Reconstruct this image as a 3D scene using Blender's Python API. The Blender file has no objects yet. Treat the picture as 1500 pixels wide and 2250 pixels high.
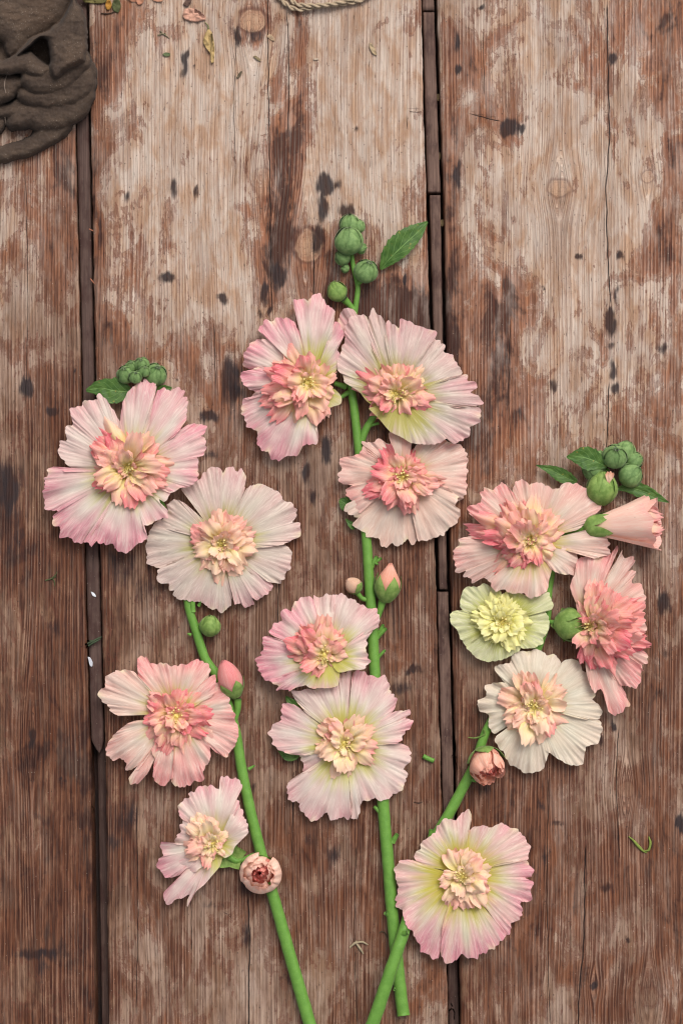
import bpy, math, random
import numpy as np
from mathutils import Vector

# ------------------------------------------------------------------ scene, camera, light
scene = bpy.context.scene
COL = scene.collection
S = 0.00025            # metres for one picture unit on the table top (1500 x 2250 units in view)
CAM_H = 1.0            # camera height above the table top

cam_data = bpy.data.cameras.new('camera')
cam = bpy.data.objects.new('camera', cam_data)
COL.objects.link(cam)
cam.location = (0, 0, CAM_H)
cam.rotation_euler = (0, 0, 0)
cam_data.sensor_fit = 'VERTICAL'
cam_data.angle = 2 * math.atan(1125 * S / CAM_H)
cam_data.clip_start = 0.01
cam_data.clip_end = 50
scene.camera = cam

SUN_ELEV, SUN_AZ = math.radians(52), math.radians(25)     # high soft light from the top edge, a little to the right
world = bpy.data.worlds.new('World')
scene.world = world
world.use_nodes = True
wn = world.node_tree
wn.nodes.clear()
sky = wn.nodes.new('ShaderNodeTexSky')
sky.sky_type = 'NISHITA'
sky.sun_disc = False
sky.sun_elevation = SUN_ELEV
sky.sun_rotation = SUN_AZ
sky.air_density = 1.0
sky.dust_density = 6.0
sky.ozone_density = 1.0
hs = wn.nodes.new('ShaderNodeHueSaturation')
hs.inputs['Saturation'].default_value = 0.34              # overcast: cloud greys the sky light
bg = wn.nodes.new('ShaderNodeBackground')
bg.inputs['Strength'].default_value = 0.15
wo = wn.nodes.new('ShaderNodeOutputWorld')
wn.links.new(sky.outputs[0], hs.inputs['Color'])
wn.links.new(hs.outputs[0], bg.inputs[0])
wn.links.new(bg.outputs[0], wo.inputs[0])

sun_data = bpy.data.lights.new('sun', 'SUN')
sun_data.energy = 1.2
sun_data.angle = math.radians(28)
sun_data.color = (1.0, 0.985, 0.965)
sun = bpy.data.objects.new('sun', sun_data)
COL.objects.link(sun)
sd = Vector((math.sin(SUN_AZ) * math.cos(SUN_ELEV), math.cos(SUN_AZ) * math.cos(SUN_ELEV), math.sin(SUN_ELEV)))
sun.rotation_euler = sd.to_track_quat('Z', 'Y').to_euler()
sun.location = sd * 2

scene.view_settings.view_transform = 'Standard'
scene.view_settings.look = 'None'
scene.view_settings.exposure = 0.15
scene.view_settings.gamma = 1.0
scene.view_settings.use_curve_mapping = False
scene.cycles.use_denoising = True
scene.cycles.filter_width = 1.2

# ------------------------------------------------------------------ helpers
def P(p):
    """picture units (x right, y down, z up from the table) -> metres"""
    p = np.asarray(p, float)
    z = p[..., 2] * S
    f = (CAM_H - z) / CAM_H
    return np.stack([(p[..., 0] - 750) * S * f, (1125 - p[..., 1]) * S * f, z], -1)

def lin(r, g, b):
    def c(v):
        v /= 255.0
        return v / 12.92 if v <= 0.04045 else ((v + 0.055) / 1.055) ** 2.4
    return np.array([c(r), c(g), c(b)])

_perm = {}
def perlin(x, y, seed=0):
    x = np.asarray(x, float); y = np.asarray(y, float)
    x, y = np.broadcast_arrays(x, y)
    if seed not in _perm:
        r = np.random.RandomState(seed + 17)
        _perm[seed] = (r.permutation(512), r.rand(512) * 2 * np.pi)
    pm, ang = _perm[seed]
    xi = np.floor(x).astype(int); yi = np.floor(y).astype(int)
    xf = x - xi; yf = y - yi
    u = xf * xf * xf * (xf * (xf * 6 - 15) + 10); v = yf * yf * yf * (yf * (yf * 6 - 15) + 10)
    def g(ix, iy, fx, fy):
        a = ang[pm[(pm[ix % 512] + iy) % 512]]
        return np.cos(a) * fx + np.sin(a) * fy
    n00 = g(xi, yi, xf, yf); n10 = g(xi + 1, yi, xf - 1, yf)
    n01 = g(xi, yi + 1, xf, yf - 1); n11 = g(xi + 1, yi + 1, xf - 1, yf - 1)
    a = n00 + u * (n10 - n00); b = n01 + u * (n11 - n01)
    return (a + v * (b - a)) * 1.4

def fbm(x, y, seed=0, octv=4, gain=0.5):
    t = 0; a = 1; n = 0
    for k in range(octv):
        t = t + a * perlin(np.asarray(x) * 2 ** k, np.asarray(y) * 2 ** k, seed + k * 7)
        n += a; a *= gain
    return t / n

def sstep(a, b, x):
    t = np.clip((x - a) / (b - a), 0, 1)
    return t * t * (3 - 2 * t)

WLOC = {}
def empty(name, loc, parent=None):
    o = bpy.data.objects.new(name, None)
    o.empty_display_size = 0.01
    COL.objects.link(o)
    WLOC[o] = np.array(loc, float)
    if parent is not None:
        o.parent = parent
        o.location = Vector(WLOC[o] - WLOC[parent])
    else:
        o.location = Vector(loc)
    return o

def mesh_obj(name, wv, faces, mat, parent=None, origin=None, smooth=True, col=None, attrs=None, uv=None, solid=0):
    """one mesh object from world-space vertices"""
    wv = np.asarray(wv, float)
    if origin is None:
        origin = wv.mean(0)
    origin = np.asarray(origin, float)
    me = bpy.data.meshes.new(name)
    faces = np.asarray(faces) if not isinstance(faces, list) else faces
    v = wv - origin
    if isinstance(faces, np.ndarray):
        nf, k = faces.shape
        me.vertices.add(len(v)); me.vertices.foreach_set('co', v.ravel())
        me.loops.add(nf * k); me.loops.foreach_set('vertex_index', faces.ravel().astype(np.int32))
        me.polygons.add(nf); me.polygons.foreach_set('loop_start', np.arange(0, nf * k, k, dtype=np.int32))
        me.update(calc_edges=True)
    else:
        me.from_pydata(v.tolist(), [], [list(map(int, f)) for f in faces])
        me.update()
    if smooth:
        me.polygons.foreach_set('use_smooth', np.ones(len(me.polygons), dtype=bool))
    if col is not None:
        a = me.attributes.new('Col', 'FLOAT_COLOR', 'POINT')
        c4 = np.ones((len(v), 4)); c4[:, :3] = col
        a.data.foreach_set('color', c4.ravel().astype(np.float32))
    for k_, arr in (attrs or {}).items():
        a = me.attributes.new(k_, 'FLOAT', 'POINT')
        a.data.foreach_set('value', np.asarray(arr, np.float32).ravel())
    me.validate()
    if mat:
        me.materials.append(mat)
    o = bpy.data.objects.new(name, me)
    COL.objects.link(o)
    WLOC[o] = origin
    if parent is not None:
        o.parent = parent
        o.location = Vector(origin - WLOC[parent])
    else:
        o.location = Vector(origin)
    if solid:
        m = o.modifiers.new('thickness', 'SOLIDIFY'); m.thickness = solid; m.offset = 0
    return o

def tag(o, label=None, cat=None, group=None, kind=None):
    if label: o['label'] = label
    if cat: o['category'] = cat
    if group: o['group'] = group
    if kind: o['kind'] = kind
    return o

def grid_faces(nu, nv, wrap=False):
    """vertex index = i*nv + j"""
    i = np.arange(nu - 1)[:, None]; j = np.arange(nv if wrap else nv - 1)[None, :]
    a = i * nv + j; b = i * nv + (j + 1) % nv
    return np.stack([a, b, b + nv, a + nv], -1).reshape(-1, 4)

def resample(pts, step, closed=False):
    """Catmull-Rom through pts, then even spacing"""
    p = np.asarray(pts, float)
    q = np.vstack([2 * p[0] - p[1], p, 2 * p[-1] - p[-2]])
    out = []
    for k in range(1, len(q) - 2):
        t = np.linspace(0, 1, 12, endpoint=False)[:, None]
        p0, p1, p2, p3 = q[k - 1], q[k], q[k + 1], q[k + 2]
        c = 0.5 * ((2 * p1) + (-p0 + p2) * t + (2 * p0 - 5 * p1 + 4 * p2 - p3) * t ** 2 + (-p0 + 3 * p1 - 3 * p2 + p3) * t ** 3)
        out.append(0.35 * (p1 + (p2 - p1) * t) + 0.65 * c)
    out.append(p[-1:])
    out = np.vstack(out)
    d = np.r_[0, np.cumsum(np.linalg.norm(np.diff(out, axis=0), axis=1))]
    n = max(4, int(d[-1] / step) + 1)
    s = np.linspace(0, d[-1], n)
    return np.stack([np.interp(s, d, out[:, k]) for k in range(out.shape[1])], -1)

def tube_px(path, radii, seg=12, step=6, flat=1.0, noise=0, seed=0, caps=True, taper_end=False):
    """tube in picture units; path (n,3); returns verts, faces"""
    path = np.asarray(path, float); radii = np.asarray(radii, float) * np.ones(len(path))
    pr = resample(np.hstack([path, radii[:, None]]), step)
    c, r = pr[:, :3], pr[:, 3]
    n = len(c)
    t = np.gradient(c, axis=0); t /= np.linalg.norm(t, axis=1)[:, None] + 1e-9
    up = np.array([0, 0, 1.0])
    side = np.cross(t, up); bad = np.linalg.norm(side, axis=1) < 1e-3
    side[bad] = np.array([1, 0, 0])
    side /= np.linalg.norm(side, axis=1)[:, None]
    nz = np.cross(side, t)
    th = np.linspace(0, 2 * np.pi, seg, endpoint=False)
    rr = r[:, None] * np.ones(seg)
    if noise:
        rr = rr * (1 + noise * perlin(np.arange(n)[:, None] * step / 22.0 + seed, np.cos(th)[None] * 1.7 + np.sin(th)[None] * 0.9 + 5, seed))
    v = c[:, None] + rr[..., None] * (np.cos(th)[None, :, None] * side[:, None] + flat * np.sin(th)[None, :, None] * nz[:, None])
    v = v.reshape(-1, 3)
    f = grid_faces(n, seg, True).tolist()
    if caps:
        f.append(list(range(seg))[::1]); f.append([(n - 1) * seg + k for k in range(seg)][::-1])
    return v, f, n

# ------------------------------------------------------------------ node helpers
class NT:
    def __init__(self, name):
        self.m = bpy.data.materials.new(name)
        self.m.use_nodes = True
        self.t = self.m.node_tree
        self.t.nodes.clear()
        self.out = self.t.nodes.new('ShaderNodeOutputMaterial')
    def put(self, sock, v):
        if isinstance(v, bpy.types.NodeSocket):
            self.t.links.new(v, sock)
        elif v is not None:
            if hasattr(sock.default_value, '__len__'):
                v = list(v) if hasattr(v, '__len__') else [v] * 3
                if len(sock.default_value) == 4 and len(v) == 3: v = list(v) + [1]
                sock.default_value = v
            else:
                sock.default_value = float(v)
    def math(self, op, a, b=None, c=None, clamp=False):
        n = self.t.nodes.new('ShaderNodeMath'); n.operation = op; n.use_clamp = clamp
        self.put(n.inputs[0], a); self.put(n.inputs[1], b)
        if c is not None: self.put(n.inputs[2], c)
        return n.outputs[0]
    def add(self, a, b): return self.math('ADD', a, b)
    def mul(self, a, b): return self.math('MULTIPLY', a, b)
    def attr(self, name, fac=True):
        n = self.t.nodes.new('ShaderNodeAttribute'); n.attribute_name = name
        return n.outputs['Fac'] if fac else n.outputs['Color']
    def xyz(self, x, y, z=0.0):
        n = self.t.nodes.new('ShaderNodeCombineXYZ')
        self.put(n.inputs[0], x); self.put(n.inputs[1], y); self.put(n.inputs[2], z)
        return n.outputs[0]
    def noise(self, vec, scale=1.0, detail=2.0, rough=0.5, dist=0.0):
        n = self.t.nodes.new('ShaderNodeTexNoise')
        self.put(n.inputs['Vector'], vec)
        n.inputs['Scale'].default_value = scale; n.inputs['Detail'].default_value = detail
        n.inputs['Roughness'].default_value = rough; n.inputs['Distortion'].default_value = dist
        return n.outputs['Fac']
    def voro(self, vec, scale=1.0, feature='F1'):
        n = self.t.nodes.new('ShaderNodeTexVoronoi'); n.feature = feature
        self.put(n.inputs['Vector'], vec); n.inputs['Scale'].default_value = scale
        return n.outputs['Distance']
    def step(self, x, a, b, lo=0.0, hi=1.0):
        n = self.t.nodes.new('ShaderNodeMapRange'); n.interpolation_type = 'SMOOTHSTEP'
        self.put(n.inputs[0], x)
        for k, v in zip((1, 2, 3, 4), (a, b, lo, hi)): self.put(n.inputs[k], v)
        return n.outputs[0]
    def mix(self, f, a, b, blend='MIX'):
        n = self.t.nodes.new('ShaderNodeMix'); n.data_type = 'RGBA'; n.blend_type = blend
        self.put(n.inputs[0], f); self.put(n.inputs[6], a); self.put(n.inputs[7], b)
        return n.outputs[2]
    def bump(self, h, strength=0.3, dist=0.001, normal=None):
        n = self.t.nodes.new('ShaderNodeBump')
        n.inputs['Strength'].default_value = strength; n.inputs['Distance'].default_value = dist
        self.put(n.inputs['Height'], h)
        if normal is not None: self.put(n.inputs['Normal'], normal)
        return n.outputs[0]
    def principled(self, color, rough=0.6, normal=None, spec=0.3, **kw):
        n = self.t.nodes.new('ShaderNodeBsdfPrincipled')
        self.put(n.inputs['Base Color'], color); self.put(n.inputs['Roughness'], rough)
        n.inputs['Specular IOR Level'].default_value = spec
        for k, v in kw.items(): self.put(n.inputs[k.replace('_', ' ')], v)
        if normal is not None: self.put(n.inputs['Normal'], normal)
        return n.outputs[0]
    def translucent(self, color):
        n = self.t.nodes.new('ShaderNodeBsdfTranslucent'); self.put(n.inputs[0], color)
        return n.outputs[0]
    def mixsh(self, f, a, b):
        n = self.t.nodes.new('ShaderNodeMixShader'); self.put(n.inputs[0], f)
        self.t.links.new(a, n.inputs[1]); self.t.links.new(b, n.inputs[2])
        return n.outputs[0]
    def done(self, sh):
        self.t.links.new(sh, self.out.inputs[0]); return self.m
    def objpos(self):
        n = self.t.nodes.new('ShaderNodeTexCoord'); return n.outputs['Object']
    def pos(self):
        n = self.t.nodes.new('ShaderNodeNewGeometry'); return n.outputs['Position']

# ------------------------------------------------------------------ materials
def wood_material(name, zseed):
    M = NT(name)
    gu, gy = M.attr('gu'), M.attr('gy')
    var0, stain0, knot, wear_and_light = M.attr('varnish'), M.attr('stain'), M.attr('knot'), M.attr('wear_and_light')
    crack = M.mul(M.step(M.add(M.math('ABSOLUTE', M.attr('crack')), M.mul(M.noise(M.xyz(M.mul(gu, 0.05), M.mul(gy, 0.05), zseed), 1, 2.0), 1.2)), 0.8, 2.0, 1.0, 0.0), M.step(M.attr('cmask'), 0.3, 0.9))
    V = lambda fx, fy, dz=0.0: M.xyz(M.mul(gu, fx), M.mul(gy, fy), zseed + dz)
    # year lines: broad bands of early wood cut by thin late wood, plus finer fibres
    band = M.noise(V(0.030, 0.0007), 1, 2.0, 0.5)
    fibre = M.noise(V(0.50, 0.004, 8), 1, 3.0, 0.7)
    micro = M.noise(V(0.8, 0.09, 11), 1, 2.0, 0.6)
    streak = M.noise(V(0.18, 0.010, 14), 1, 3.0, 0.6)
    blot = M.noise(V(0.012, 0.0062, 20), 1, 6.0, 0.64, 0.7)
    blot2 = M.noise(V(0.030, 0.012, 25), 1, 5.0, 0.62, 0.4)
    mott = M.noise(V(0.06, 0.030, 31), 1, 4.0, 0.65)
    ph = M.add(M.mul(gu, 0.80), M.add(M.mul(band, 26.0), M.mul(M.noise(V(0.09, 0.0012, 35), 1, 2.0), 6.0)))
    wv = M.add(M.mul(M.math('SINE', ph), 0.5), 0.5)
    yl = M.step(M.add(wv, M.mul(M.add(fibre, -0.5), 0.9)), 0.38, 1.0)
    fb = M.step(fibre, 0.32, 0.68)
    st_ = M.step(streak, 0.36, 0.66)
    # scrubbed bare wood
    pale = M.mix(M.step(blot2, 0.38, 0.66), lin(194, 180, 168), lin(176, 148, 125))
    pale = M.mix(M.mul(st_, 0.35), pale, lin(146, 116, 98))
    brown = M.mix(M.step(blot2, 0.36, 0.62), M.mix(st_, lin(142, 113, 92), lin(104, 72, 54)), M.mix(st_, lin(108, 76, 57), lin(72, 46, 33)))
    c = M.mix(wear_and_light, brown, pale)  # brown to pale follows scrubbing wear plus light falloff painted into the wood
    # old varnish held in the hollows, with tide lines round the patches
    raw = M.add(M.add(var0, M.mul(M.add(blot, -0.5), 2.5)), M.add(M.mul(M.add(streak, -0.5), 0.50), M.mul(M.add(mott, -0.5), 0.85)))
    v = M.step(raw, 0.38, 0.60)
    c = M.mix(M.mul(v, 0.74), c, M.mix(wear_and_light, M.mix(st_, lin(110, 68, 45), lin(70, 40, 27)), M.mix(st_, lin(150, 94, 58), lin(108, 60, 35))))
    tide = M.mul(M.mul(M.step(raw, 0.34, 0.40), M.step(raw, 0.40, 0.50, 1.0, 0.0)), 0.60)
    c = M.mix(tide, c, lin(104, 58, 42))
    deep = M.step(raw, 0.70, 1.10)
    c = M.mix(M.mul(deep, 0.85), c, lin(52, 27, 21))
    # grey weathering veil
    grey = M.step(M.noise(V(0.024, 0.007, 40), 1, 5.0, 0.66), 0.46, 0.70)
    c = M.mix(M.mul(grey, M.add(M.mul(wear_and_light, 0.25), 0.22)), c, M.mix(wear_and_light, lin(146, 128, 113), lin(186, 177, 170)))
    ymod = M.step(M.noise(V(0.011, 0.004, 80), 1, 3.0, 0.6), 0.42, 0.62, 0.25, 1.0)
    # year lines, redder and darker where varnish remains, faint where scrubbed
    c = M.mix(M.mul(M.mul(yl, ymod), M.add(M.mul(M.step(raw, 0.10, 0.6), 0.36), 0.14)), c, M.mix(wear_and_light, lin(76, 42, 31), lin(122, 76, 56)))
    c = M.mix(M.mul(M.mul(M.step(wv, 0.0, 0.35, 1.0, 0.0), ymod), 0.16), c, lin(206, 184, 168))
    # fibres and pores
    c = M.mix(M.mul(fb, 0.36), c, M.mix(1.0, c, lin(150, 124, 112), 'MULTIPLY'))
    tick = M.step(M.noise(V(0.30, 0.040, 50), 1, 2.0, 0.6), 0.655, 0.73)
    c = M.mix(M.mul(tick, 0.55), c, lin(66, 46, 41))
    spk = M.step(M.voro(V(0.062, 0.045, 60), 1), 0.05, 0.11, 1.0, 0.0)
    c = M.mix(M.mul(spk, 0.55), c, lin(54, 40, 37))
    dust = M.step(M.voro(V(0.05, 0.06, 66), 1), 0.03, 0.06, 1.0, 0.0)
    c = M.mix(M.mul(dust, 0.35), c, lin(214, 200, 188))
    # knots
    ring = M.step(M.noise(M.xyz(M.mul(knot, 5.0), zseed, M.mul(blot2, 4.0)), 1, 3.0), 0.35, 0.75)
    kc = M.mix(M.mul(ring, 0.6), lin(190, 160, 134), lin(140, 98, 78))
    kamt = M.attr('kamt')
    kcr = M.step(M.math('ABSOLUTE', M.add(M.noise(V(0.09, 0.05, 90), 1, 2.0), -0.5)), 0.0, 0.02, 0.7, 0.0)
    kc = M.mix(wear_and_light, lin(104, 74, 58), kc)
    kc = M.mix(kcr, kc, lin(84, 58, 48))
    c = M.mix(M.mul(M.step(M.add(knot, M.mul(M.add(mott, -0.5), 0.3)), 0.40, 0.62), kamt), c, kc)
    halo = M.mul(M.step(M.add(knot, M.mul(M.add(mott, -0.5), 0.25)), 0.26, 0.46), M.step(knot, 0.48, 0.60, 1.0, 0.0))
    c = M.mix(M.mul(halo, M.mul(kamt, 0.8)), c, lin(88, 48, 36))
    # iron and ink-like stains that bleed along the grain
    sr = M.add(stain0, M.add(M.mul(M.add(mott, -0.5), 0.55), M.add(M.mul(M.add(streak, -0.5), 0.45), M.mul(M.add(fb, -0.5), 0.12))))
    st = M.mul(M.step(sr, 0.22, 0.66), M.step(stain0, 0.02, 0.14))
    c = M.mix(M.mul(st, 0.90), c, M.mix(M.step(blot2, 0.4, 0.6), lin(48, 41, 44), lin(58, 38, 33)))
    # scratches
    sc1 = M.noise(M.xyz(M.mul(gu, 0.014), M.mul(gy, 0.010), zseed + 70), 1, 3.0, 0.6, 2.0)
    scr = M.step(M.math('ABSOLUTE', M.add(sc1, -0.5)), 0.0, 0.004, 1.0, 0.0)
    c = M.mix(M.mul(scr, 0.35), c, lin(90, 66, 58))
    # drying cracks
    c = M.mix(M.mul(crack, 0.9), c, lin(34, 27, 27))
    h = M.add(M.mul(yl, -0.75), M.add(M.mul(fb, -0.35), M.add(M.mul(micro, 0.2), M.add(M.mul(tick, -0.6), M.mul(crack, -2.5)))))
    gm = M.t.nodes.new('ShaderNodeGamma'); M.put(gm.inputs[0], c); gm.inputs[1].default_value = 1.20
    c = M.mix(1.0, gm.outputs[0], (1.33, 1.315, 1.285), 'MULTIPLY')
    nrm = M.bump(h, 0.9, 0.0005)
    rough = M.step(raw, 0.3, 0.9, 0.68, 0.5)
    return M.done(M.principled(c, rough, nrm, 0.28))

def plain_wood(name, c0, c1):
    M = NT(name)
    gu, gy = M.attr('gu'), M.attr('gy')
    n = M.noise(M.xyz(M.mul(gu, 0.25), M.mul(gy, 0.006)), 1, 3.0, 0.6)
    b = M.noise(M.xyz(M.mul(gu, 0.03), M.mul(gy, 0.012), 9), 1, 5.0, 0.65)
    c = M.mix(M.step(n, 0.3, 0.7), c0, c1)
    c = M.mix(M.step(b, 0.42, 0.68), c, lin(62, 42, 37))
    w = M.step(M.noise(M.xyz(M.mul(gu, 0.2), M.mul(gy, 0.2), 3), 1, 2.0), 0.70, 0.74)
    c = M.mix(M.mul(w, 0.35), c, lin(170, 155, 145))
    nrm = M.bump(M.add(n, M.mul(w, 0.6)), 0.5, 0.0004)
    return M.done(M.principled(c, 0.75, nrm, 0.2))

def petal_material():
    M = NT('petal')
    col = M.attr('Col', False)
    th, rn = M.attr('vang'), M.attr('vrad')
    seed = M.attr('vseed')
    wob = M.noise(M.xyz(M.mul(th, 5.0), M.mul(rn, 5.0), seed), 1, 2.0)
    thd = M.add(th, M.mul(M.mul(M.add(wob, -0.5), rn), 0.16))
    v1 = M.noise(M.xyz(M.mul(thd, 19.0), M.mul(rn, 1.2), seed), 1, 1.0)
    v2 = M.noise(M.xyz(M.mul(thd, 36.0), M.mul(rn, 2.4), M.add(seed, 5.0)), 1, 1.5)
    cross = M.noise(M.xyz(M.mul(thd, 18.0), M.mul(rn, 9.0), M.add(seed, 9.0)), 1, 2.0)
    l1 = M.step(M.math('ABSOLUTE', M.add(v1, -0.5)), 0.0, 0.028, 1.0, 0.0)
    l2 = M.step(M.math('ABSOLUTE', M.add(v2, -0.5)), 0.0, 0.045, 1.0, 0.0)
    l3 = M.step(M.math('ABSOLUTE', M.add(cross, -0.5)), 0.0, 0.05, 1.0, 0.0)
    vein = M.math('MAXIMUM', M.mul(l1, 0.9), M.math('MAXIMUM', M.mul(l2, M.step(rn, 0.25, 0.6, 0.15, 0.75)), M.mul(l3, M.step(rn, 0.45, 0.8, 0.0, 0.35))))
    hide = M.step(rn, 0.10, 0.5, 0.25, 1.0)
    pale = M.mix(0.70, col, lin(244, 232, 216))
    c = M.mix(M.mul(M.mul(vein, hide), 0.62), M.mix(0.30, col, M.mix(1.0, col, lin(232, 206, 200), 'MULTIPLY')), pale)
    # darker strands running out of the throat
    strand = M.mul(M.step(v2, 0.55, 0.70), M.step(rn, 0.12, 0.66, 0.28, 0.0))
    c = M.mix(strand, c, M.mix(0.7, c, lin(140, 132, 84)))
    blot = M.noise(M.xyz(M.mul(th, 2.5), M.mul(rn, 2.5), M.add(seed, 13.0)), 1, 4.0, 0.6)
    c = M.mix(M.step(blot, 0.5, 0.75, 0.0, 0.25), c, M.mix(0.6, c, lin(222, 205, 184)))
    spot = M.step(M.voro(M.xyz(M.mul(th, 9.0), M.mul(rn, 6.0), seed), 1), 0.03, 0.055, 1.0, 0.0)
    c = M.mix(M.mul(spot, 0.45), c, lin(120, 84, 60))
    h = M.add(M.mul(vein, 0.6), M.mul(M.noise(M.xyz(M.mul(th, 60.0), M.mul(rn, 4.0), seed), 1, 2.0), 0.5))
    nrm = M.bump(h, 0.10, 0.0002)
    a = M.principled(c, 0.6, nrm, 0.18, Sheen_Weight=0.05)
    b = M.translucent(M.mix(0.25, c, lin(252, 220, 206)))
    return M.done(M.mixsh(0.26, a, b))

def green_material(name, c0, c1, rough=0.55, trans=0.0, fuzz=0.0, spots=False):
    M = NT(name)
    p = M.objpos()
    n = M.noise(p, 260, 4.0, 0.6)
    f = M.noise(p, 1500, 3.0, 0.6)
    c = M.mix(M.step(n, 0.35, 0.68), c0, c1)
    c = M.mix(M.step(f, 0.55, 0.75, 0.0, 0.12), c, lin(176, 196, 140))
    if spots:
        s = M.step(M.noise(p, 320, 2.0), 0.66, 0.74)
        c = M.mix(M.mul(s, 0.6), c, lin(150, 128, 58))
    nrm = M.bump(M.add(n, M.mul(f, 0.5)), 0.3, 0.0004)
    a = M.principled(c, rough, nrm, 0.25, Sheen_Weight=fuzz, Sheen_Roughness=0.4)
    if trans:
        a = M.mixsh(trans, a, M.translucent(c))
    return M.done(a)

def col_material(name, rough=0.7, freq=400, amt=0.35, bump=0.4, trans=0.0):
    """colour from the mesh, broken up by fine mottling"""
    M = NT(name)
    p = M.objpos()
    col = M.attr('Col', False)
    n = M.noise(p, freq, 4.0, 0.65)
    c = M.mix(M.mul(M.step(n, 0.3, 0.7), amt), col, M.mix(1.0, col, (0.45, 0.42, 0.40), 'MULTIPLY'))
    nrm = M.bump(n, bump, 0.0005)
    a = M.principled(c, rough, nrm, 0.2)
    if trans: a = M.mixsh(trans, a, M.translucent(c))
    return M.done(a)

def leaf_material():
    M = NT('leaf_green')
    x, y = M.attr('lx'), M.attr('ly')
    p = M.objpos()
    n = M.noise(p, 240, 4.0, 0.6)
    c = M.mix(M.step(n, 0.35, 0.65), lin(56, 90, 34), lin(78, 110, 46))
    w = M.math('FRACT', M.add(M.mul(y, 6.0), M.mul(M.math('ABSOLUTE', x), -2.2)))
    lines = M.math('MAXIMUM', M.step(M.math('ABSOLUTE', M.add(w, -0.5)), 0.0, 0.07, 0.55, 0.0), M.step(M.math('ABSOLUTE', x), 0.0, 0.05, 0.9, 0.0))
    c = M.mix(lines, c, lin(134, 170, 96))
    s = M.step(M.noise(p, 420, 2.0), 0.68, 0.74)
    c = M.mix(M.mul(s, 0.7), c, lin(168, 140, 62))
    h = M.add(M.mul(lines, -0.6), n)
    nrm = M.bump(h, 0.45, 0.0005)
    a = M.principled(c, 0.5, nrm, 0.3)
    return M.done(M.mixsh(0.22, a, M.translucent(lin(86, 122, 44))))

def suede_material():
    M = NT('suede')
    p = M.objpos()
    n = M.noise(p, 60, 5.0, 0.6)
    f = M.noise(p, 900, 3.0, 0.7)
    c = M.mix(M.step(n, 0.3, 0.7), lin(60, 49, 42), lin(80, 66, 55))
    c = M.mix(M.step(f, 0.4, 0.7, 0.0, 0.35), c, lin(90, 79, 72))
    warm = M.step(M.noise(p, 34, 3.0), 0.55, 0.72)
    c = M.mix(M.mul(warm, 0.35), c, lin(86, 68, 55))
    fl = M.mul(M.step(M.noise(p, 1500, 2.0), 0.64, 0.72), M.step(M.noise(p, 60, 2.0), 0.48, 0.60))
    c = M.mix(M.mul(fl, 0.4), c, lin(176, 162, 148))
    wr = M.noise(p, 130, 3.0, 0.55, 1.2)
    nrm = M.bump(M.add(M.mul(f, 0.25), M.add(M.mul(n, 0.6), M.mul(wr, 1.6))), 0.5, 0.0008)
    return M.done(M.principled(c, 0.95, nrm, 0.1, Sheen_Weight=0.03, Sheen_Roughness=0.5))

MAT = dict(
    petal=petal_material(),
    stem=green_material('stem_green', lin(90, 132, 52), lin(100, 142, 59), 0.5, 0, 0.05),
    bud=green_material('bud_green', lin(90, 118, 66), lin(118, 144, 88), 0.7, 0, 0.10),
    sepal=green_material('sepal_green', lin(100, 128, 58), lin(132, 156, 82), 0.65, 0.1, 0.10),
    leaf=leaf_material(),
    suede=suede_material(),
    dry=col_material('dry_matter', 0.8, 500, 0.4, 0.5, 0.1),
    stamen=col_material('stamen', 0.6, 900, 0.15, 0.2, 0.15),
)
WOOD = [wood_material('old_pine_%d' % k, 3.1 + 17.0 * k) for k in range(3)]
STRIPM = plain_wood('strip_wood', lin(116, 92, 80), lin(80, 60, 52))
UNDERM = plain_wood('under_board_wood', lin(58, 46, 42), lin(42, 33, 31))
SLOTM = plain_wood('slot_strip_wood', lin(92, 72, 64), lin(66, 50, 45))

# ------------------------------------------------------------------ the table top
EDGE_Y = np.array([-700, 0, 300, 425, 750, 1280, 1700, 2250, 2900], float)
E1R = np.array([142, 157, 165, 168, 176, 186, 199, 208, 216], float)      # left plank, right edge
E2L = np.array([186, 195, 200, 203, 209, 222, 233, 239, 250], float)      # middle plank, left edge
E2R = np.array([908, 925, 932, 936, 945, 957, 968, 985, 1002], float)     # middle plank, right edge
E3L = np.array([944, 960, 970, 975, 981, 990, 1002, 1013, 1028], float)   # right plank, left edge
edge = lambda E, y: np.interp(y, EDGE_Y, E)

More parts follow.
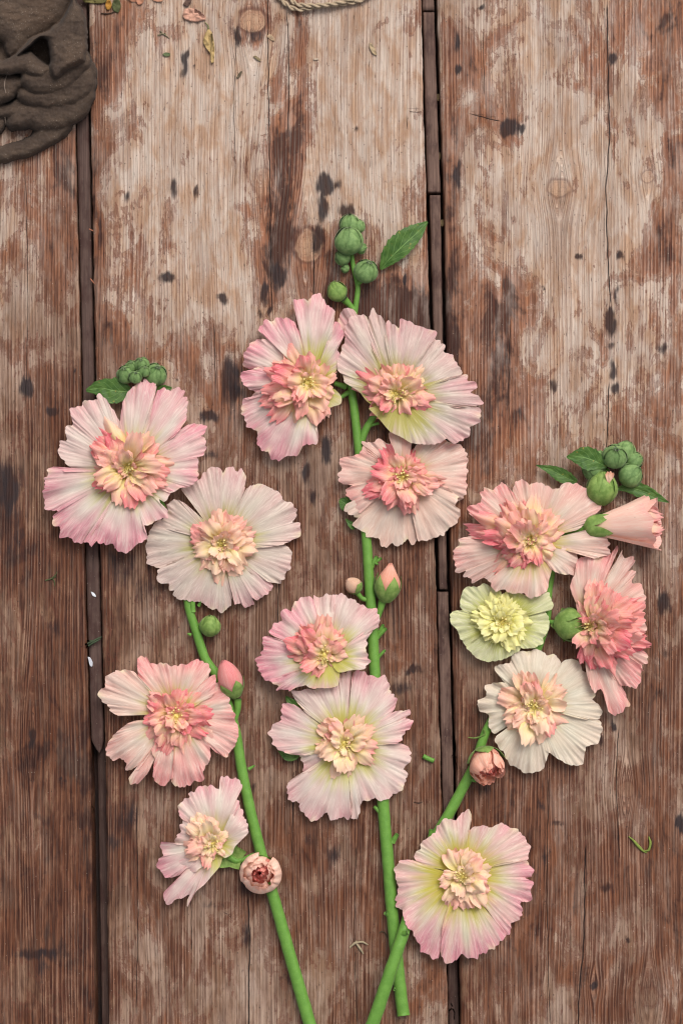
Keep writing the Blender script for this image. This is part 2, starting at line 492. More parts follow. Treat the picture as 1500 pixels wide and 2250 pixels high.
STAINS = [  # x, y, rx, ry, strength: dark iron and knot stains
    (405, 140, 9, 34, 1), (412, 120, 6, 14, .8), (426, 150, 5, 8, .8), (380, 412, 13, 22, .75), (432, 420, 7, 18, .8),
    (280, 436, 9, 14, .7), (367, 611, 18, 16, 1), (490, 657, 13, 15, 1), (612, 606, 17, 34, 1), (580, 645, 9, 30, .9),
    (715, 408, 24, 24, 1), (710, 455, 14, 40, 1), (738, 410, 18, 12, .7), (757, 462, 20, 18, .9), (700, 528, 15, 32, 1), (780, 288, 8, 8, .7),
    (888, 618, 6, 16, .9), (523, 80, 8, 26, .9), (560, 80, 30, 20, .55), (592, 682, 7, 12, .9), (570, 690, 9, 12, .7),
    (1005, 150, 9, 17, 1), (1002, 95, 7, 26, 1), (1003, 385, 11, 40, .9), (1118, 279, 24, 19, 1.1), (1145, 281, 9, 9, 1), (1345, 128, 9, 14, 1),
    (1272, 565, 7, 7, 1), (1340, 705, 15, 32, 1.1), (1345, 812, 9, 24, .9), (1348, 858, 10, 18, .8), (1340, 760, 12, 12, .6), (1060, 17, 7, 8, .9),
    (1362, 560, 6, 14, .9), (1192, 630, 4, 6, .9), (1355, 645, 8, 30, .6), (1457, 1325, 13, 30, 1), (1455, 765, 14, 22, .6), (1462, 1435, 12, 16, .6),
    (508, 835, 24, 68, .85), (460, 915, 22, 14, .95), (462, 1000, 20, 12, .6), (60, 850, 15, 24, .95), (116, 905, 11, 11, 1.05), (15, 1070, 34, 58, .95),
    (22, 1140, 40, 120, .55), (160, 816, 5, 6, .8), (390, 838, 5, 6, .8), (70, 1622, 9, 24, .95), (140, 1712, 12, 6, .7), (100, 1800, 40, 18, .45),
    (270, 1250, 70, 60, .52), (330, 1290, 60, 46, .5), (280, 1800, 34, 60, .55), (250, 1850, 26, 26, .6), (130, 1380, 40, 34, .45),
    (716, 985, 13, 36, 1), (672, 1040, 10, 30, .9), (688, 1095, 10, 22, .7), (905, 1475, 12, 10, 1), (920, 1470, 10, 10, .6), (880, 1510, 40, 22, .6),
    (730, 1880, 22, 40, .6), (680, 1850, 14, 20, .6), (545, 1950, 20, 30, .65), (540, 2060, 16, 36, .6), (90, 2095, 75, 14, .75), (95, 2125, 20, 20, .6),
    (135, 2085, 12, 30, .55), (345, 2090, 12, 60, .35), (1225, 1812, 20, 10, .7), (1330, 1950, 22, 14, .7), (1350, 1600, 8, 14, .95), (1323, 1630, 6, 16, .9), (1495, 1810, 10, 26, 1),
    (1060, 1735, 22, 16, .55), (1185, 1770, 12, 16, .6), (1305, 2165, 9, 10, .95), (1380, 2060, 9, 8, .8), (1200, 1880, 14, 30, .5), (1100, 1060, 12, 16, .5),
    (930, 1130, 20, 30, .4), (1140, 900, 10, 14, .5), (745, 1230, 8, 20, .5), (640, 1160, 10, 18, .5), (1300, 840, 8, 9, .5), (1215, 850, 14, 18, .7),
    (545, 1420, 10, 20, .4), (560, 1730, 10, 14, .7), (640, 2150, 60, 10, .45), (460, 1990, 30, 10, .45), (1010, 640, 8, 14, .6), (1400, 1200, 12, 20, .4),
]
VARN = [  # x, y, rx, ry, amount: where the red-brown varnish has survived (negative: scrubbed away)
    (622, 300, 34, 110, .55), (620, 420, 42, 120, .45), (600, 560, 46, 130, .55), (655, 200, 12, 260, .5), (560, 70, 50, 45, .5), (670, 545, 70, 60, .35),
    (850, 690, 90, 70, .75), (800, 660, 80, 40, .4), (925, 690, 20, 70, .4), (590, 860, 90, 90, .15), (770, 800, 220, 160, .30), (900, 1000, 80, 300, .4),
    (640, 430, 40, 60, .25), (750, 590, 70, 60, .35), (250, 130, 50, 160, .30), (212, 450, 14, 300, .45),
    (240, 720, 60, 40, .4), (320, 780, 120, 40, .25), (430, 760, 60, 70, .2), (130, 480, 55, 220, .35), (110, 330, 60, 60, .3), (60, 620, 40, 200, -.1),
    (985, 300, 26, 420, .45), (990, 900, 30, 500, .5), (1060, 180, 30, 130, .45), (1140, 240, 60, 60, .3), (1110, 680, 60, 90, .6), (1090, 780, 70, 160, .35),
    (1260, 190, 60, 20, .3), (1470, 350, 30, 240, .5), (1430, 130, 60, 200, .25), (1060, 980, 120, 120, .35), (1230, 560, 60, 120, -.30), (1330, 420, 130, 200, -.28),
    (1130, 470, 60, 130, -.25), (1220, 330, 90, 120, -.2), (1290, 760, 90, 120, -.1), (1420, 560, 50, 60, .3),
    (790, 180, 110, 260, -.40), (450, 380, 150, 330, -.30), (850, 350, 90, 160, -.2), (440, 100, 110, 120, -.15), (480, 620, 80, 120, -.15),
    (1450, 1050, 120, 160, .1), (1330, 1250, 80, 120, .1), (1130, 1830, 120, 120, .25), (1250, 2000, 120, 200, .12), (1430, 1850, 90, 220, .08), (700, 1900, 150, 180, .25),
    (640, 1450, 60, 200, -.12), (560, 1700, 60, 160, -.08), (330, 2050, 110, 160, -.05), (130, 1500, 70, 260, .15), (900, 1350, 70, 220, .30), (850, 2050, 90, 150, .05),
    (90, 1900, 110, 420, .30), (1460, 1900, 120, 500, .18), (1120, 1950, 150, 300, .18), (1470, 900, 60, 200, .2),
    (190, 1900, 20, 500, .5), (150, 1100, 40, 300, .3), (60, 1250, 60, 200, .2), (70, 2150, 100, 120, -.1), (300, 1400, 50, 70, -.2), (480, 1560, 40, 120, -.05),
]
KNOTS = [(555, 46, 30, 26, .7), (678, 540, 30, 36, .65), (1228, 413, 24, 19, .5), (1422, 388, 13, 13, .45), (1375, 1735, 18, 18, .35), (1425, 2190, 22, 20, .3), (1305, 2165, 10, 10, .3), (578, 402, 18, 32, .25), (70, 1620, 14, 34, .2)]
CRACKS = [  # polyline of a fine drying crack and its half width
    ([(588, -20), (590, 200), (594, 480), (598, 700)], 1.0), ([(628, 10), (634, 90), (635, 220), (632, 300)], 0.9),
    ([(1332, 0), (1335, 170), (1338, 300), (1330, 420), (1334, 560), (1341, 680)], 1.3), ([(1338, 830), (1330, 1000), (1341, 1100)], 1.0),
    ([(545, 1960), (548, 2080), (546, 2250), (549, 2500)], 1.5), ([(610, 1050), (612, 1300), (608, 1500)], 1.0), ([(640, 1400), (644, 1700), (641, 1900)], 0.9),
    ([(1284, 1850), (1283, 2000), (1280, 2090), (1270, 2200), (1268, 2300)], 1.3), ([(1358, 1590), (1352, 1700), (1360, 1900)], .8), ([(688, 520), (690, 620), (686, 700)], 1.1),
    ([(895, 1760), (920, 1765), (940, 1758)], 1.0), ([(1020, 247), (1060, 258), (1110, 270)], 1.0), ([(480, 2000), (500, 2010), (520, 2030)], .9), ([(1050, 1500), (1052, 1620)], .8),
    ([(520, 60), (514, 240), (518, 420)], .55), ([(652, 1300), (650, 1500), (655, 1720)], .7), ([(1120, 700), (1116, 860), (1122, 1000)], .6), ([(300, 1760), (304, 2000), (299, 2240)], .7), ([(1204, 1700), (1200, 1950), (1207, 2260)], .7),
    ([(58, 380), (62, 640), (57, 900)], .6), ([(782, 1850), (778, 2050), (784, 2260)], .7), ([(420, 1720), (416, 1760), (422, 2100)], .6), ([(1450, 1150), (1446, 1400), (1452, 1700)], .6), ([(1060, 60), (1064, 220)], .6), ([(470, 700), (474, 860)], .7),
    ([(880, 245), (925, 246), (938, 245)], .8), ([(893, 245), (894, 285), (897, 296), (903, 294)], .8), ([(905, 70), (918, 57), (924, 58)], .9),
]

def columns(x0, x1, fx0, fx1, fine=4.2):
    """cross-section stations: fine inside [fx0, fx1], coarse outside, in 0..1 of the width"""
    xs = [x0]
    while xs[-1] < x1:
        xs.append(xs[-1] + (fine if fx0 - 6 <= xs[-1] <= fx1 else 30))
    xs = np.array(xs[:-1] + [x1])
    return (xs - x0) / (x1 - x0)

YS = np.r_[np.arange(-700, -30, 30), np.arange(-30, 2285, 6.0), np.arange(2285, 2920, 30)]

def plank(Lf, Rf, cols, mat, parent, seed, wear_and_light_fn):
    y = YS[:, None]
    L = Lf(YS)[:, None]; R = Rf(YS)[:, None]
    # worn arris: a little wander and a few chips
    L = L + 1.6 * perlin(y / 40, seed, seed) + 0.8 * perlin(y / 9, 3, seed); R = R + 1.6 * perlin(y / 40, seed + .5, seed + 1) + 0.8 * perlin(y / 9, 7, seed)
    u = cols[None, :]
    x = L + (R - L) * u
    yy = y + 0 * x
    d = np.minimum(x - L, R - x)
    z = -5.0 * np.clip(1 - d / 5.0, 0, 1) ** 2 + 0.5 * perlin(x / 60, yy / 200, seed + 3) + 0.35 * perlin(x / 8, yy / 300, seed + 5)
    # attributes
    gu = x + 9 * perlin(x / 140, yy / 600, seed + 9) + 2 * perlin(x / 45, yy / 260, seed + 11)
    # cathedral figure on the broad boards
    kn = np.zeros_like(x); ka = np.zeros_like(x)
    for kx, ky, rx, ry, kam in KNOTS:
        dx = x - kx; dy = yy - ky
        w = np.exp(-(dy / (3.2 * ry)) ** 2)
        gu = gu - np.sign(dx) * rx * 0.95 * w * np.exp(-np.abs(dx) / (2.0 * rx)) * np.clip(np.abs(dx) / (0.25 * rx), 0, 1)
        q = (dx / rx) ** 2 + (dy / ry) ** 2
        ka = np.where(q < 9, kam, ka)
        kn = np.maximum(kn, np.exp(-q * 0.69 * (1 + 0.35 * perlin(x / 16, yy / 16, 77))))
    wx = x + 7 * perlin(x / 22, yy / 40, 201) + 3 * perlin(x / 7, yy / 20, 202); wy = yy + 10 * perlin(x / 18, yy / 40, 203) + 5 * perlin(x / 6, yy / 25, 204)
    st = np.zeros_like(x)
    for sx, sy, rx, ry, a in STAINS:
        st = np.maximum(st, a * np.exp(-((wx - sx) / rx) ** 2 - ((wy - sy) / ry) ** 2))
    va = 0.34 + 0.03 * sstep(500, 1300, yy) + 0.26 * fbm(x / 160, yy / 330, seed + 31, 3)
    wx2 = x + 18 * perlin(x / 40, yy / 90, 211); wy2 = yy + 30 * perlin(x / 30, yy / 80, 213)
    for sx, sy, rx, ry, a in VARN:
        va = va + a * np.exp(-((wx2 - sx) / rx) ** 2 - ((wy2 - sy) / ry) ** 2)
    wear_and_light = wear_and_light_fn(x, yy)
    ck = np.full(x.shape, 20.0); cm = np.zeros_like(x)       # signed distance to the nearest crack, and where it applies
    for poly, hw in CRACKS:
        p_ = np.asarray(poly, float)
        tall = np.ptp(p_[:, 1]) >= np.ptp(p_[:, 0])
        a_, b_ = (yy, x) if tall else (x, yy)
        ia, ib = (1, 0) if tall else (0, 1)
        o_ = np.argsort(p_[:, ia])
        d_ = b_ - np.interp(a_, p_[o_, ia], p_[o_, ib]) + 1.5 * perlin(a_ / 30, 3.3, 55)
        end = np.minimum(a_ - p_[:, ia].min(), p_[:, ia].max() - a_)
        m_ = (np.abs(d_) < 7) & (end > 0)
        ck = np.where(m_, d_ / hw, ck); cm = np.where(m_, np.clip(end / 25, 0, 1), cm)
    n, m = x.shape
    top = np.stack([x, yy, z], -1)
    # skirts down the two long sides and across the ends
    depth = -70.0
    Ls = np.stack([x[:, 0], YS, np.full(n, depth)], -1); Rs = np.stack([x[:, -1], YS, np.full(n, depth)], -1)
    g = np.concatenate([Ls[:, None], top, Rs[:, None]], 1)
    pad = lambda A: np.concatenate([A[:, :1], A, A[:, -1:]], 1)
    f = grid_faces(n, m + 2)[:, ::-1]
    wv = np.stack([(g[..., 0] - 750) * S, (1125 - g[..., 1]) * S, g[..., 2] * S], -1).reshape(-1, 3)
    gu_p, gy_p = pad(gu), pad(yy); gu_p = gu_p.copy(); gu_p[:, 0] -= 60; gu_p[:, -1] += 60
    return mesh_obj('plank', wv, f[:, ::-1][:, ::-1], mat, parent,
                    attrs=dict(gu=gu_p, gy=gy_p, varnish=pad(va), stain=pad(st), knot=pad(kn), kamt=pad(ka), wear_and_light=pad(np.clip(wear_and_light, 0, 1)), crack=pad(ck), cmask=pad(cm)))

def box_px(x0, x1, y0, y1, z0, z1):
    c = np.array([(x0, y0, z0), (x1, y0, z0), (x1, y1, z0), (x0, y1, z0), (x0, y0, z1), (x1, y0, z1), (x1, y1, z1), (x0, y1, z1)], float)
    return c, [(0, 1, 2, 3), (7, 6, 5, 4), (0, 4, 5, 1), (1, 5, 6, 2), (2, 6, 7, 3), (3, 7, 4, 0)]
def flatmap(p):
    p = np.asarray(p, float)
    return np.stack([(p[..., 0] - 750) * S, (1125 - p[..., 1]) * S, p[..., 2] * S], -1)

c, f = box_px(-900, 2400, -720, 2920, -110, -72)
table = mesh_obj('table_top', flatmap(c), f, UNDERM, None, origin=(0, 0, -0.025), smooth=False, attrs=dict(gu=c[:, 0], gy=c[:, 1]))
tag(table, 'old scrubbed pine plank table top with worn red-brown varnish', 'table top', kind='structure')

def wear_and_light_mid(x, y):  # all three boards: paler upper end is wear plus brighter light put into colour
    return 1.0 - 0.80 * sstep(480, 1250, y + 90 * perlin(x / 90, y / 200, 301)) - 0.35 * sstep(330, 200, x) + 0.24 * perlin(x / 60, y / 150, 302) + 0.16 * sstep(1900, 2150, y)
def wear_and_light_left(x, y):
    return 0.75 - 0.70 * sstep(450, 1100, y + 90 * perlin(x / 70, y / 200, 303)) - 0.2 * sstep(60, 160, x) + 0.22 * perlin(x / 40, y / 150, 304)
def wear_and_light_right(x, y):
    return 0.92 - 0.62 * sstep(750, 1500, y + 90 * perlin(x / 90, y / 200, 305)) - 0.30 * sstep(1060, 985, x) + 0.30 * perlin(x / 60, y / 150, 306)

plank(lambda y: np.full(len(y), -900.0), lambda y: edge(E1R, y), columns(-900, 185, -10, 190), WOOD[0], table, 1, wear_and_light_left)
plank(lambda y: edge(E2L, y), lambda y: edge(E2R, y), columns(215, 950, 0, 2000), WOOD[1], table, 2, wear_and_light_mid)
plank(lambda y: edge(E3L, y), lambda y: np.full(len(y), 2400.0), columns(985, 2400, 900, 1510), WOOD[2], table, 3, wear_and_light_right)

def strip(y0, y1, Lf, Rf, z, mat, seed, point=0):
    """a narrow filler lath lying in the joint between two planks"""
    ys = np.arange(y0, y1 + 4, 7.0); ys[-1] = y1
    L = Lf(ys) + 0.7 * perlin(ys / 25, seed, seed); R = Rf(ys) + 0.7 * perlin(ys / 25, seed + 1.5, seed)
    if point:
        k = np.clip((y1 - ys) / point, 0, 1) ** 0.8; mid = L * 0.35 + R * 0.65
        L = mid + (L - mid) * (0.1 + .9 * k); R = mid + (R - mid) * (0.1 + .9 * k)
    u = np.array([0, 0, .08, .3, .5, .7, .92, 1, 1])
    zz = np.array([-60, -3, -.3, 0, .3, 0, -.3, -3, -60.0])
    zz[0] = zz[-1] = -70 - z
    x = L[:, None] + (R - L)[:, None] * u[None]
    zg = z + zz[None] + 0.6 * perlin(x / 9, ys[:, None] / 40, seed + 4) * (zz > -10)[None]
    g = np.stack([x, ys[:, None] + 0 * x, zg], -1)
    n, m = x.shape
    f = grid_faces(n, m)[:, ::-1].tolist() + [list(range(m)), [(n - 1) * m + k for k in range(m)][::-1]]
    return mesh_obj('filler_strip', flatmap(g).reshape(-1, 3), f, mat, table, attrs=dict(gu=g[..., 0] + 40 * seed, gy=g[..., 1]))

# left joint: one long lath ending in a broken point, a lower one under it
e1 = lambda y: edge(E1R, y) + 3.0
strip(-690, 1655, e1, lambda y: edge(E2L, y) - 5.5 - 1.0 * np.clip((750 - y) / 750, -1, 1), -9, SLOTM, 11, point=26)
strip(1600, 2890, lambda y: edge(E1R, y) + 11, lambda y: edge(E2L, y) - 3.0, -40, SLOTM, 12)
# right joint: laths butted end to end with open gaps
gaps = [(-690, 20), (25, 421), (428, 1295), (1301, 1830), (1836, 2060)]
for k, (a, b) in enumerate(gaps):
    off = [3, 4, 8, 3, 4][k]
    strip(a, b, lambda y, o=off: edge(E2R, y) + o, lambda y, o=off: edge(E3L, y) - [7, 7, 8, 6, 6][k], [-6, -7, -5, -6, -7][k], STRIPM, 20 + k)
strip(2030, 2890, lambda y: edge(E2R, y) + 3, lambda y: edge(E3L, y) - 3, -34, SLOTM, 27)

# ------------------------------------------------------------------ flower building blocks
PAL = dict(
    green=lin(196, 190, 108), cream=lin(238, 226, 206), pink=lin(234, 176, 172), rose=lin(230, 140, 146), mauve=lin(222, 182, 192),
    peach=lin(244, 202, 176), yellow=lin(240, 222, 150), lemon=lin(234, 236, 160), coral=lin(240, 150, 140), white=lin(236, 230, 216))

STEMS = []     # (centre line, radius) of every main stem, so that petals lie over it
def over_stems(xy, z, gap=2.5):
    for c, r in STEMS:
        box = (xy[..., 0] > c[:, 0].min() - 40) & (xy[..., 0] < c[:, 0].max() + 40) & (xy[..., 1] > c[:, 1].min() - 40) & (xy[..., 1] < c[:, 1].max() + 40)
        if not box.any(): continue
        q = xy[box]
        d2 = ((q[:, None] - c[None, :, :2]) ** 2).sum(-1)
        i = d2.argmin(1); d = np.sqrt(d2[np.arange(len(q)), i])
        k = np.exp(-(np.maximum(d - r[i] * .8, 0) / 16) ** 2)
        zmin = (c[i, 2] + r[i] + gap) * k
        zz = z[box]; z[box] = np.maximum(zz, zmin + 0.15 * (zz - zz.min()) * k)
    return z

def outer_petal(parent, base, rim, z0, rise, droop, R, seed, pal, pinkness, tilt=0.0, ruffle=9.0, amp=2.2, name='petal', edge_w=0.25, greenr=0.42, lo=1.5):
    """broad petal: a fan of veins from the base to a traced, lobed and ruffled margin"""
    rs = np.random.RandomState(seed)
    base = np.asarray(base, float)
    r = resample(rim, 2.6)
    n = len(r)
    arc = np.arange(n) * 2.6
    d = r - base
    L = np.linalg.norm(d, axis=1)
    far = sstep(0.35, 0.75, L / R)
    lob = amp * (np.abs(perlin(arc / 15.0, seed * 1.37, seed)) * 4.0 - 1.5) + amp * 0.6 * perlin(arc / 6.0, 2.2, seed + 3)
    L2 = np.maximum(L + lob * far, 2)
    d = d / (L[:, None] + 1e-9) * L2[:, None]
    m = 17
    t = np.linspace(0.05, 1, m)
    xy = base + d[None] * t[:, None, None]
    rn = (L2[None] * t[:, None]) / R
    th = np.unwrap(np.arctan2(d[:, 1], d[:, 0]))
    s = np.linspace(-0.5, 0.5, n)[None]
    z = z0 + rise * np.sin(np.pi / 2 * np.clip(rn / 0.62, 0, 1)) - droop * np.clip((rn - 0.55) / 0.45, 0, 1.3) ** 1.4
    ang = th[None] * R
    ph = seed * 3.3
    z = z + ruffle * rn ** 2 * (perlin(ang / 50 + ph, rn * 1.6, seed + 1) * 1.1 + 0.25 * perlin(ang / 26 + ph, rn * 2.2, seed + 2)) + 0.55 * ruffle * rn * perlin(xy[..., 0] / 30 + ph, xy[..., 1] / 30, seed + 12) + 1.3 * rn * perlin(xy[..., 0] / 9 + ph, xy[..., 1] / 9, seed + 13)
    z = z + 0.45 * np.clip(rn * 1.6, 0, 1) * perlin(ang / 7.5 + ph, rn * 1.1, seed + 4) * (t[:, None] > 0.1)
    z = z + (t[:, None] ** 5) * far[None] * (7 * perlin(arc[None] / 24, ph, seed + 5) + 5 * perlin(arc[None] / 9, ph, seed + 15))
    z = z + tilt * s * np.clip(rn * 1.5, 0, 1)
    z = np.maximum(z, lo + 0.5 * perlin(ang / 9, rn * 3, seed + 8))
    z = over_stems(xy, z)
    # colour: throat green-yellow, cream field, pink margin, drifting from side to side
    nz = perlin(ang / 40 + ph, rn * 1.5, seed + 6); nz2 = perlin(ang / 14 + ph, rn * 1.3, seed + 7)
    gk = sstep(greenr + .10, greenr - .26, rn + 0.10 * nz2 + .06 * nz)
    pk = np.clip(pinkness * (0.20 + 1.0 * sstep(0.38, 1.0, rn + 0.24 * nz)) + 0.38 * pinkness * nz, 0, 1)
    ed = sstep(1 - edge_w, 1.0, t[:, None] + 0.05 * nz2) * far[None] * np.clip(pinkness * 1.1, 0, 1) * (0.45 + 0.5 * sstep(-.2, .4, nz))
    cr = pal['cream'] + (pal.get('tan', pal['cream']) - pal['cream']) * np.clip(0.5 + nz[..., None], 0, 1)
    col = cr + (pal['pink'] - cr) * pk[..., None]
    col = col + (pal['rose'] - col) * (ed * 0.55)[..., None]
    col = col + (pal['green'] - col) * (gk * 0.92)[..., None]
    fade = sstep(0.9, 1.0, t[:, None]) * far[None] * sstep(.15, .5, perlin(arc[None] / 30, 9.1, seed + 9))
    col = col + (lin(232, 226, 180) - col) * (fade * 0.6)[..., None]
    v = P(np.concatenate([xy, z[..., None]], -1)).reshape(-1, 3)
    return mesh_obj(name, v, grid_faces(m, n), MAT['petal'], parent, col=col.reshape(-1, 3),
                    attrs=dict(vang=(th[None] + 0 * rn) * (R / 150.0), vrad=rn, vseed=np.full(rn.size, seed * 1.731)))

def inner_petal(parent, base, az, length, width, elev, curl, twist, seed, c0, c1, c2, teeth=3):
    """small ruffled petal of the double centre; spatulate, folded blade with a lobed tip"""
    rs = np.random.RandomState(seed)
    nt, ns = 10, 11
    t = np.linspace(0, 1, nt)[:, None]; s = np.linspace(-1, 1, ns)[None]
    w = width * (0.22 + 0.78 * sstep(0.0, rs.uniform(.55, .8), t)) * (1 - 0.12 * sstep(.85, 1, t)) * 0.5
    tip = 1 + (0.06 * np.cos(s * np.pi * (teeth - .5) + rs.uniform(-.5, .5)) + 0.035 * rs.randn(1, ns) - 0.16 * np.abs(s) ** 4) * sstep(.5, 1, t)
    e = np.radians(elev - curl * np.linspace(0, 1, nt) ** rs.uniform(1, 2.2))
    ds = length / (nt - 1)
    cx = np.r_[0, np.cumsum(np.cos(e[:-1]) * ds)][:, None]; cz = np.r_[0, np.cumsum(np.sin(e[:-1]) * ds)][:, None]
    fold = rs.uniform(-.5, .6); ruf = rs.uniform(0.06, 0.16)
    off = width * (0.42 * fold * (np.abs(s) ** 1.4 - 0.3) * (0.35 + 0.65 * t) + ruf * t ** 1.5 * np.sin(s * rs.uniform(3, 7) + rs.uniform(0, 6)) + .12 * perlin(s * 2.1 + seed, t * 3.0, seed % 97))
    side = rs.uniform(-.22, .22) * length * t ** 2
    a = cx * tip + 0 * s - np.sin(e)[:, None] * off
    h = cz * tip + np.cos(e)[:, None] * off
    b = w * s * (1 - .18 * abs(fold)) + side + .06 * width * perlin(s * 1.5, t * 4 + seed, seed % 89)
    tw = np.radians(twist) * t
    b2 = b * np.cos(tw); h2 = h + w * s * np.sin(tw)
    x = base[0] + a * math.cos(az) - b2 * math.sin(az); y = base[1] + a * math.sin(az) + b2 * math.cos(az)
    z = np.maximum(base[2] + h2, 3 + 0 * h2)
    sh = rs.uniform(-.12, .18)
    k1 = sstep(0.10, 0.70, t + sh + 0 * s); k2 = sstep(0.55, 1.08, t + sh + 0.16 * np.abs(s) + 0.12 * s * rs.uniform(-1, 1))
    col = c0 + (c1 - c0) * k1[..., None]; col = col + (c2 - col) * k2[..., None]
    v = P(np.stack([x, y, z], -1)).reshape(-1, 3)
    return mesh_obj('inner_petal', v, grid_faces(nt, ns), MAT['petal'], parent, col=col.reshape(-1, 3) * .97,
                    attrs=dict(vang=(s * 0.45 + 0 * t), vrad=0.35 + 0.5 * t + 0 * s, vseed=np.full(nt * ns, seed * 0.913)))

def disc_cup(center, r, zc, zr, n=20, m=5):
    th = np.linspace(0, 2 * np.pi, n, endpoint=False)[None]; t = np.linspace(0.02, 1, m)[:, None]
    x = center[0] + r * t * np.cos(th); y = center[1] + r * t * np.sin(th); z = zc + (zr - zc) * t ** 2 + 0 * th
    return np.stack([x, y, z], -1).reshape(-1, 3), grid_faces(m, n, True)

def calyx_px(center, r, z0, seed):
    """star of five pointed sepals under the flower"""
    vs, fs = [], []
    for k in range(5):
        a = k * 2 * np.pi / 5 + seed
        nt, ns = 8, 5
        t = np.linspace(0, 1, nt)[:, None]; s = np.linspace(-1, 1, ns)[None]
        w = r * 0.62 * np.clip(1 - t ** 1.8, 0, 1) * (0.5 + 0.5 * np.clip(t * 3, 0, 1))
        rr = r * t + 0 * s; b = w * s
        x = center[0] + rr * np.cos(a) - b * np.sin(a); y = center[1] + rr * np.sin(a) + b * np.cos(a)
        z = z0 + 0.35 * r * t ** 1.5 + 1.5 * s ** 2 + k * .4
        vs.append(np.stack([x, y, z], -1).reshape(-1, 3)); fs.append(grid_faces(nt, ns) + k * nt * ns)
    return np.vstack(vs), np.vstack(fs)

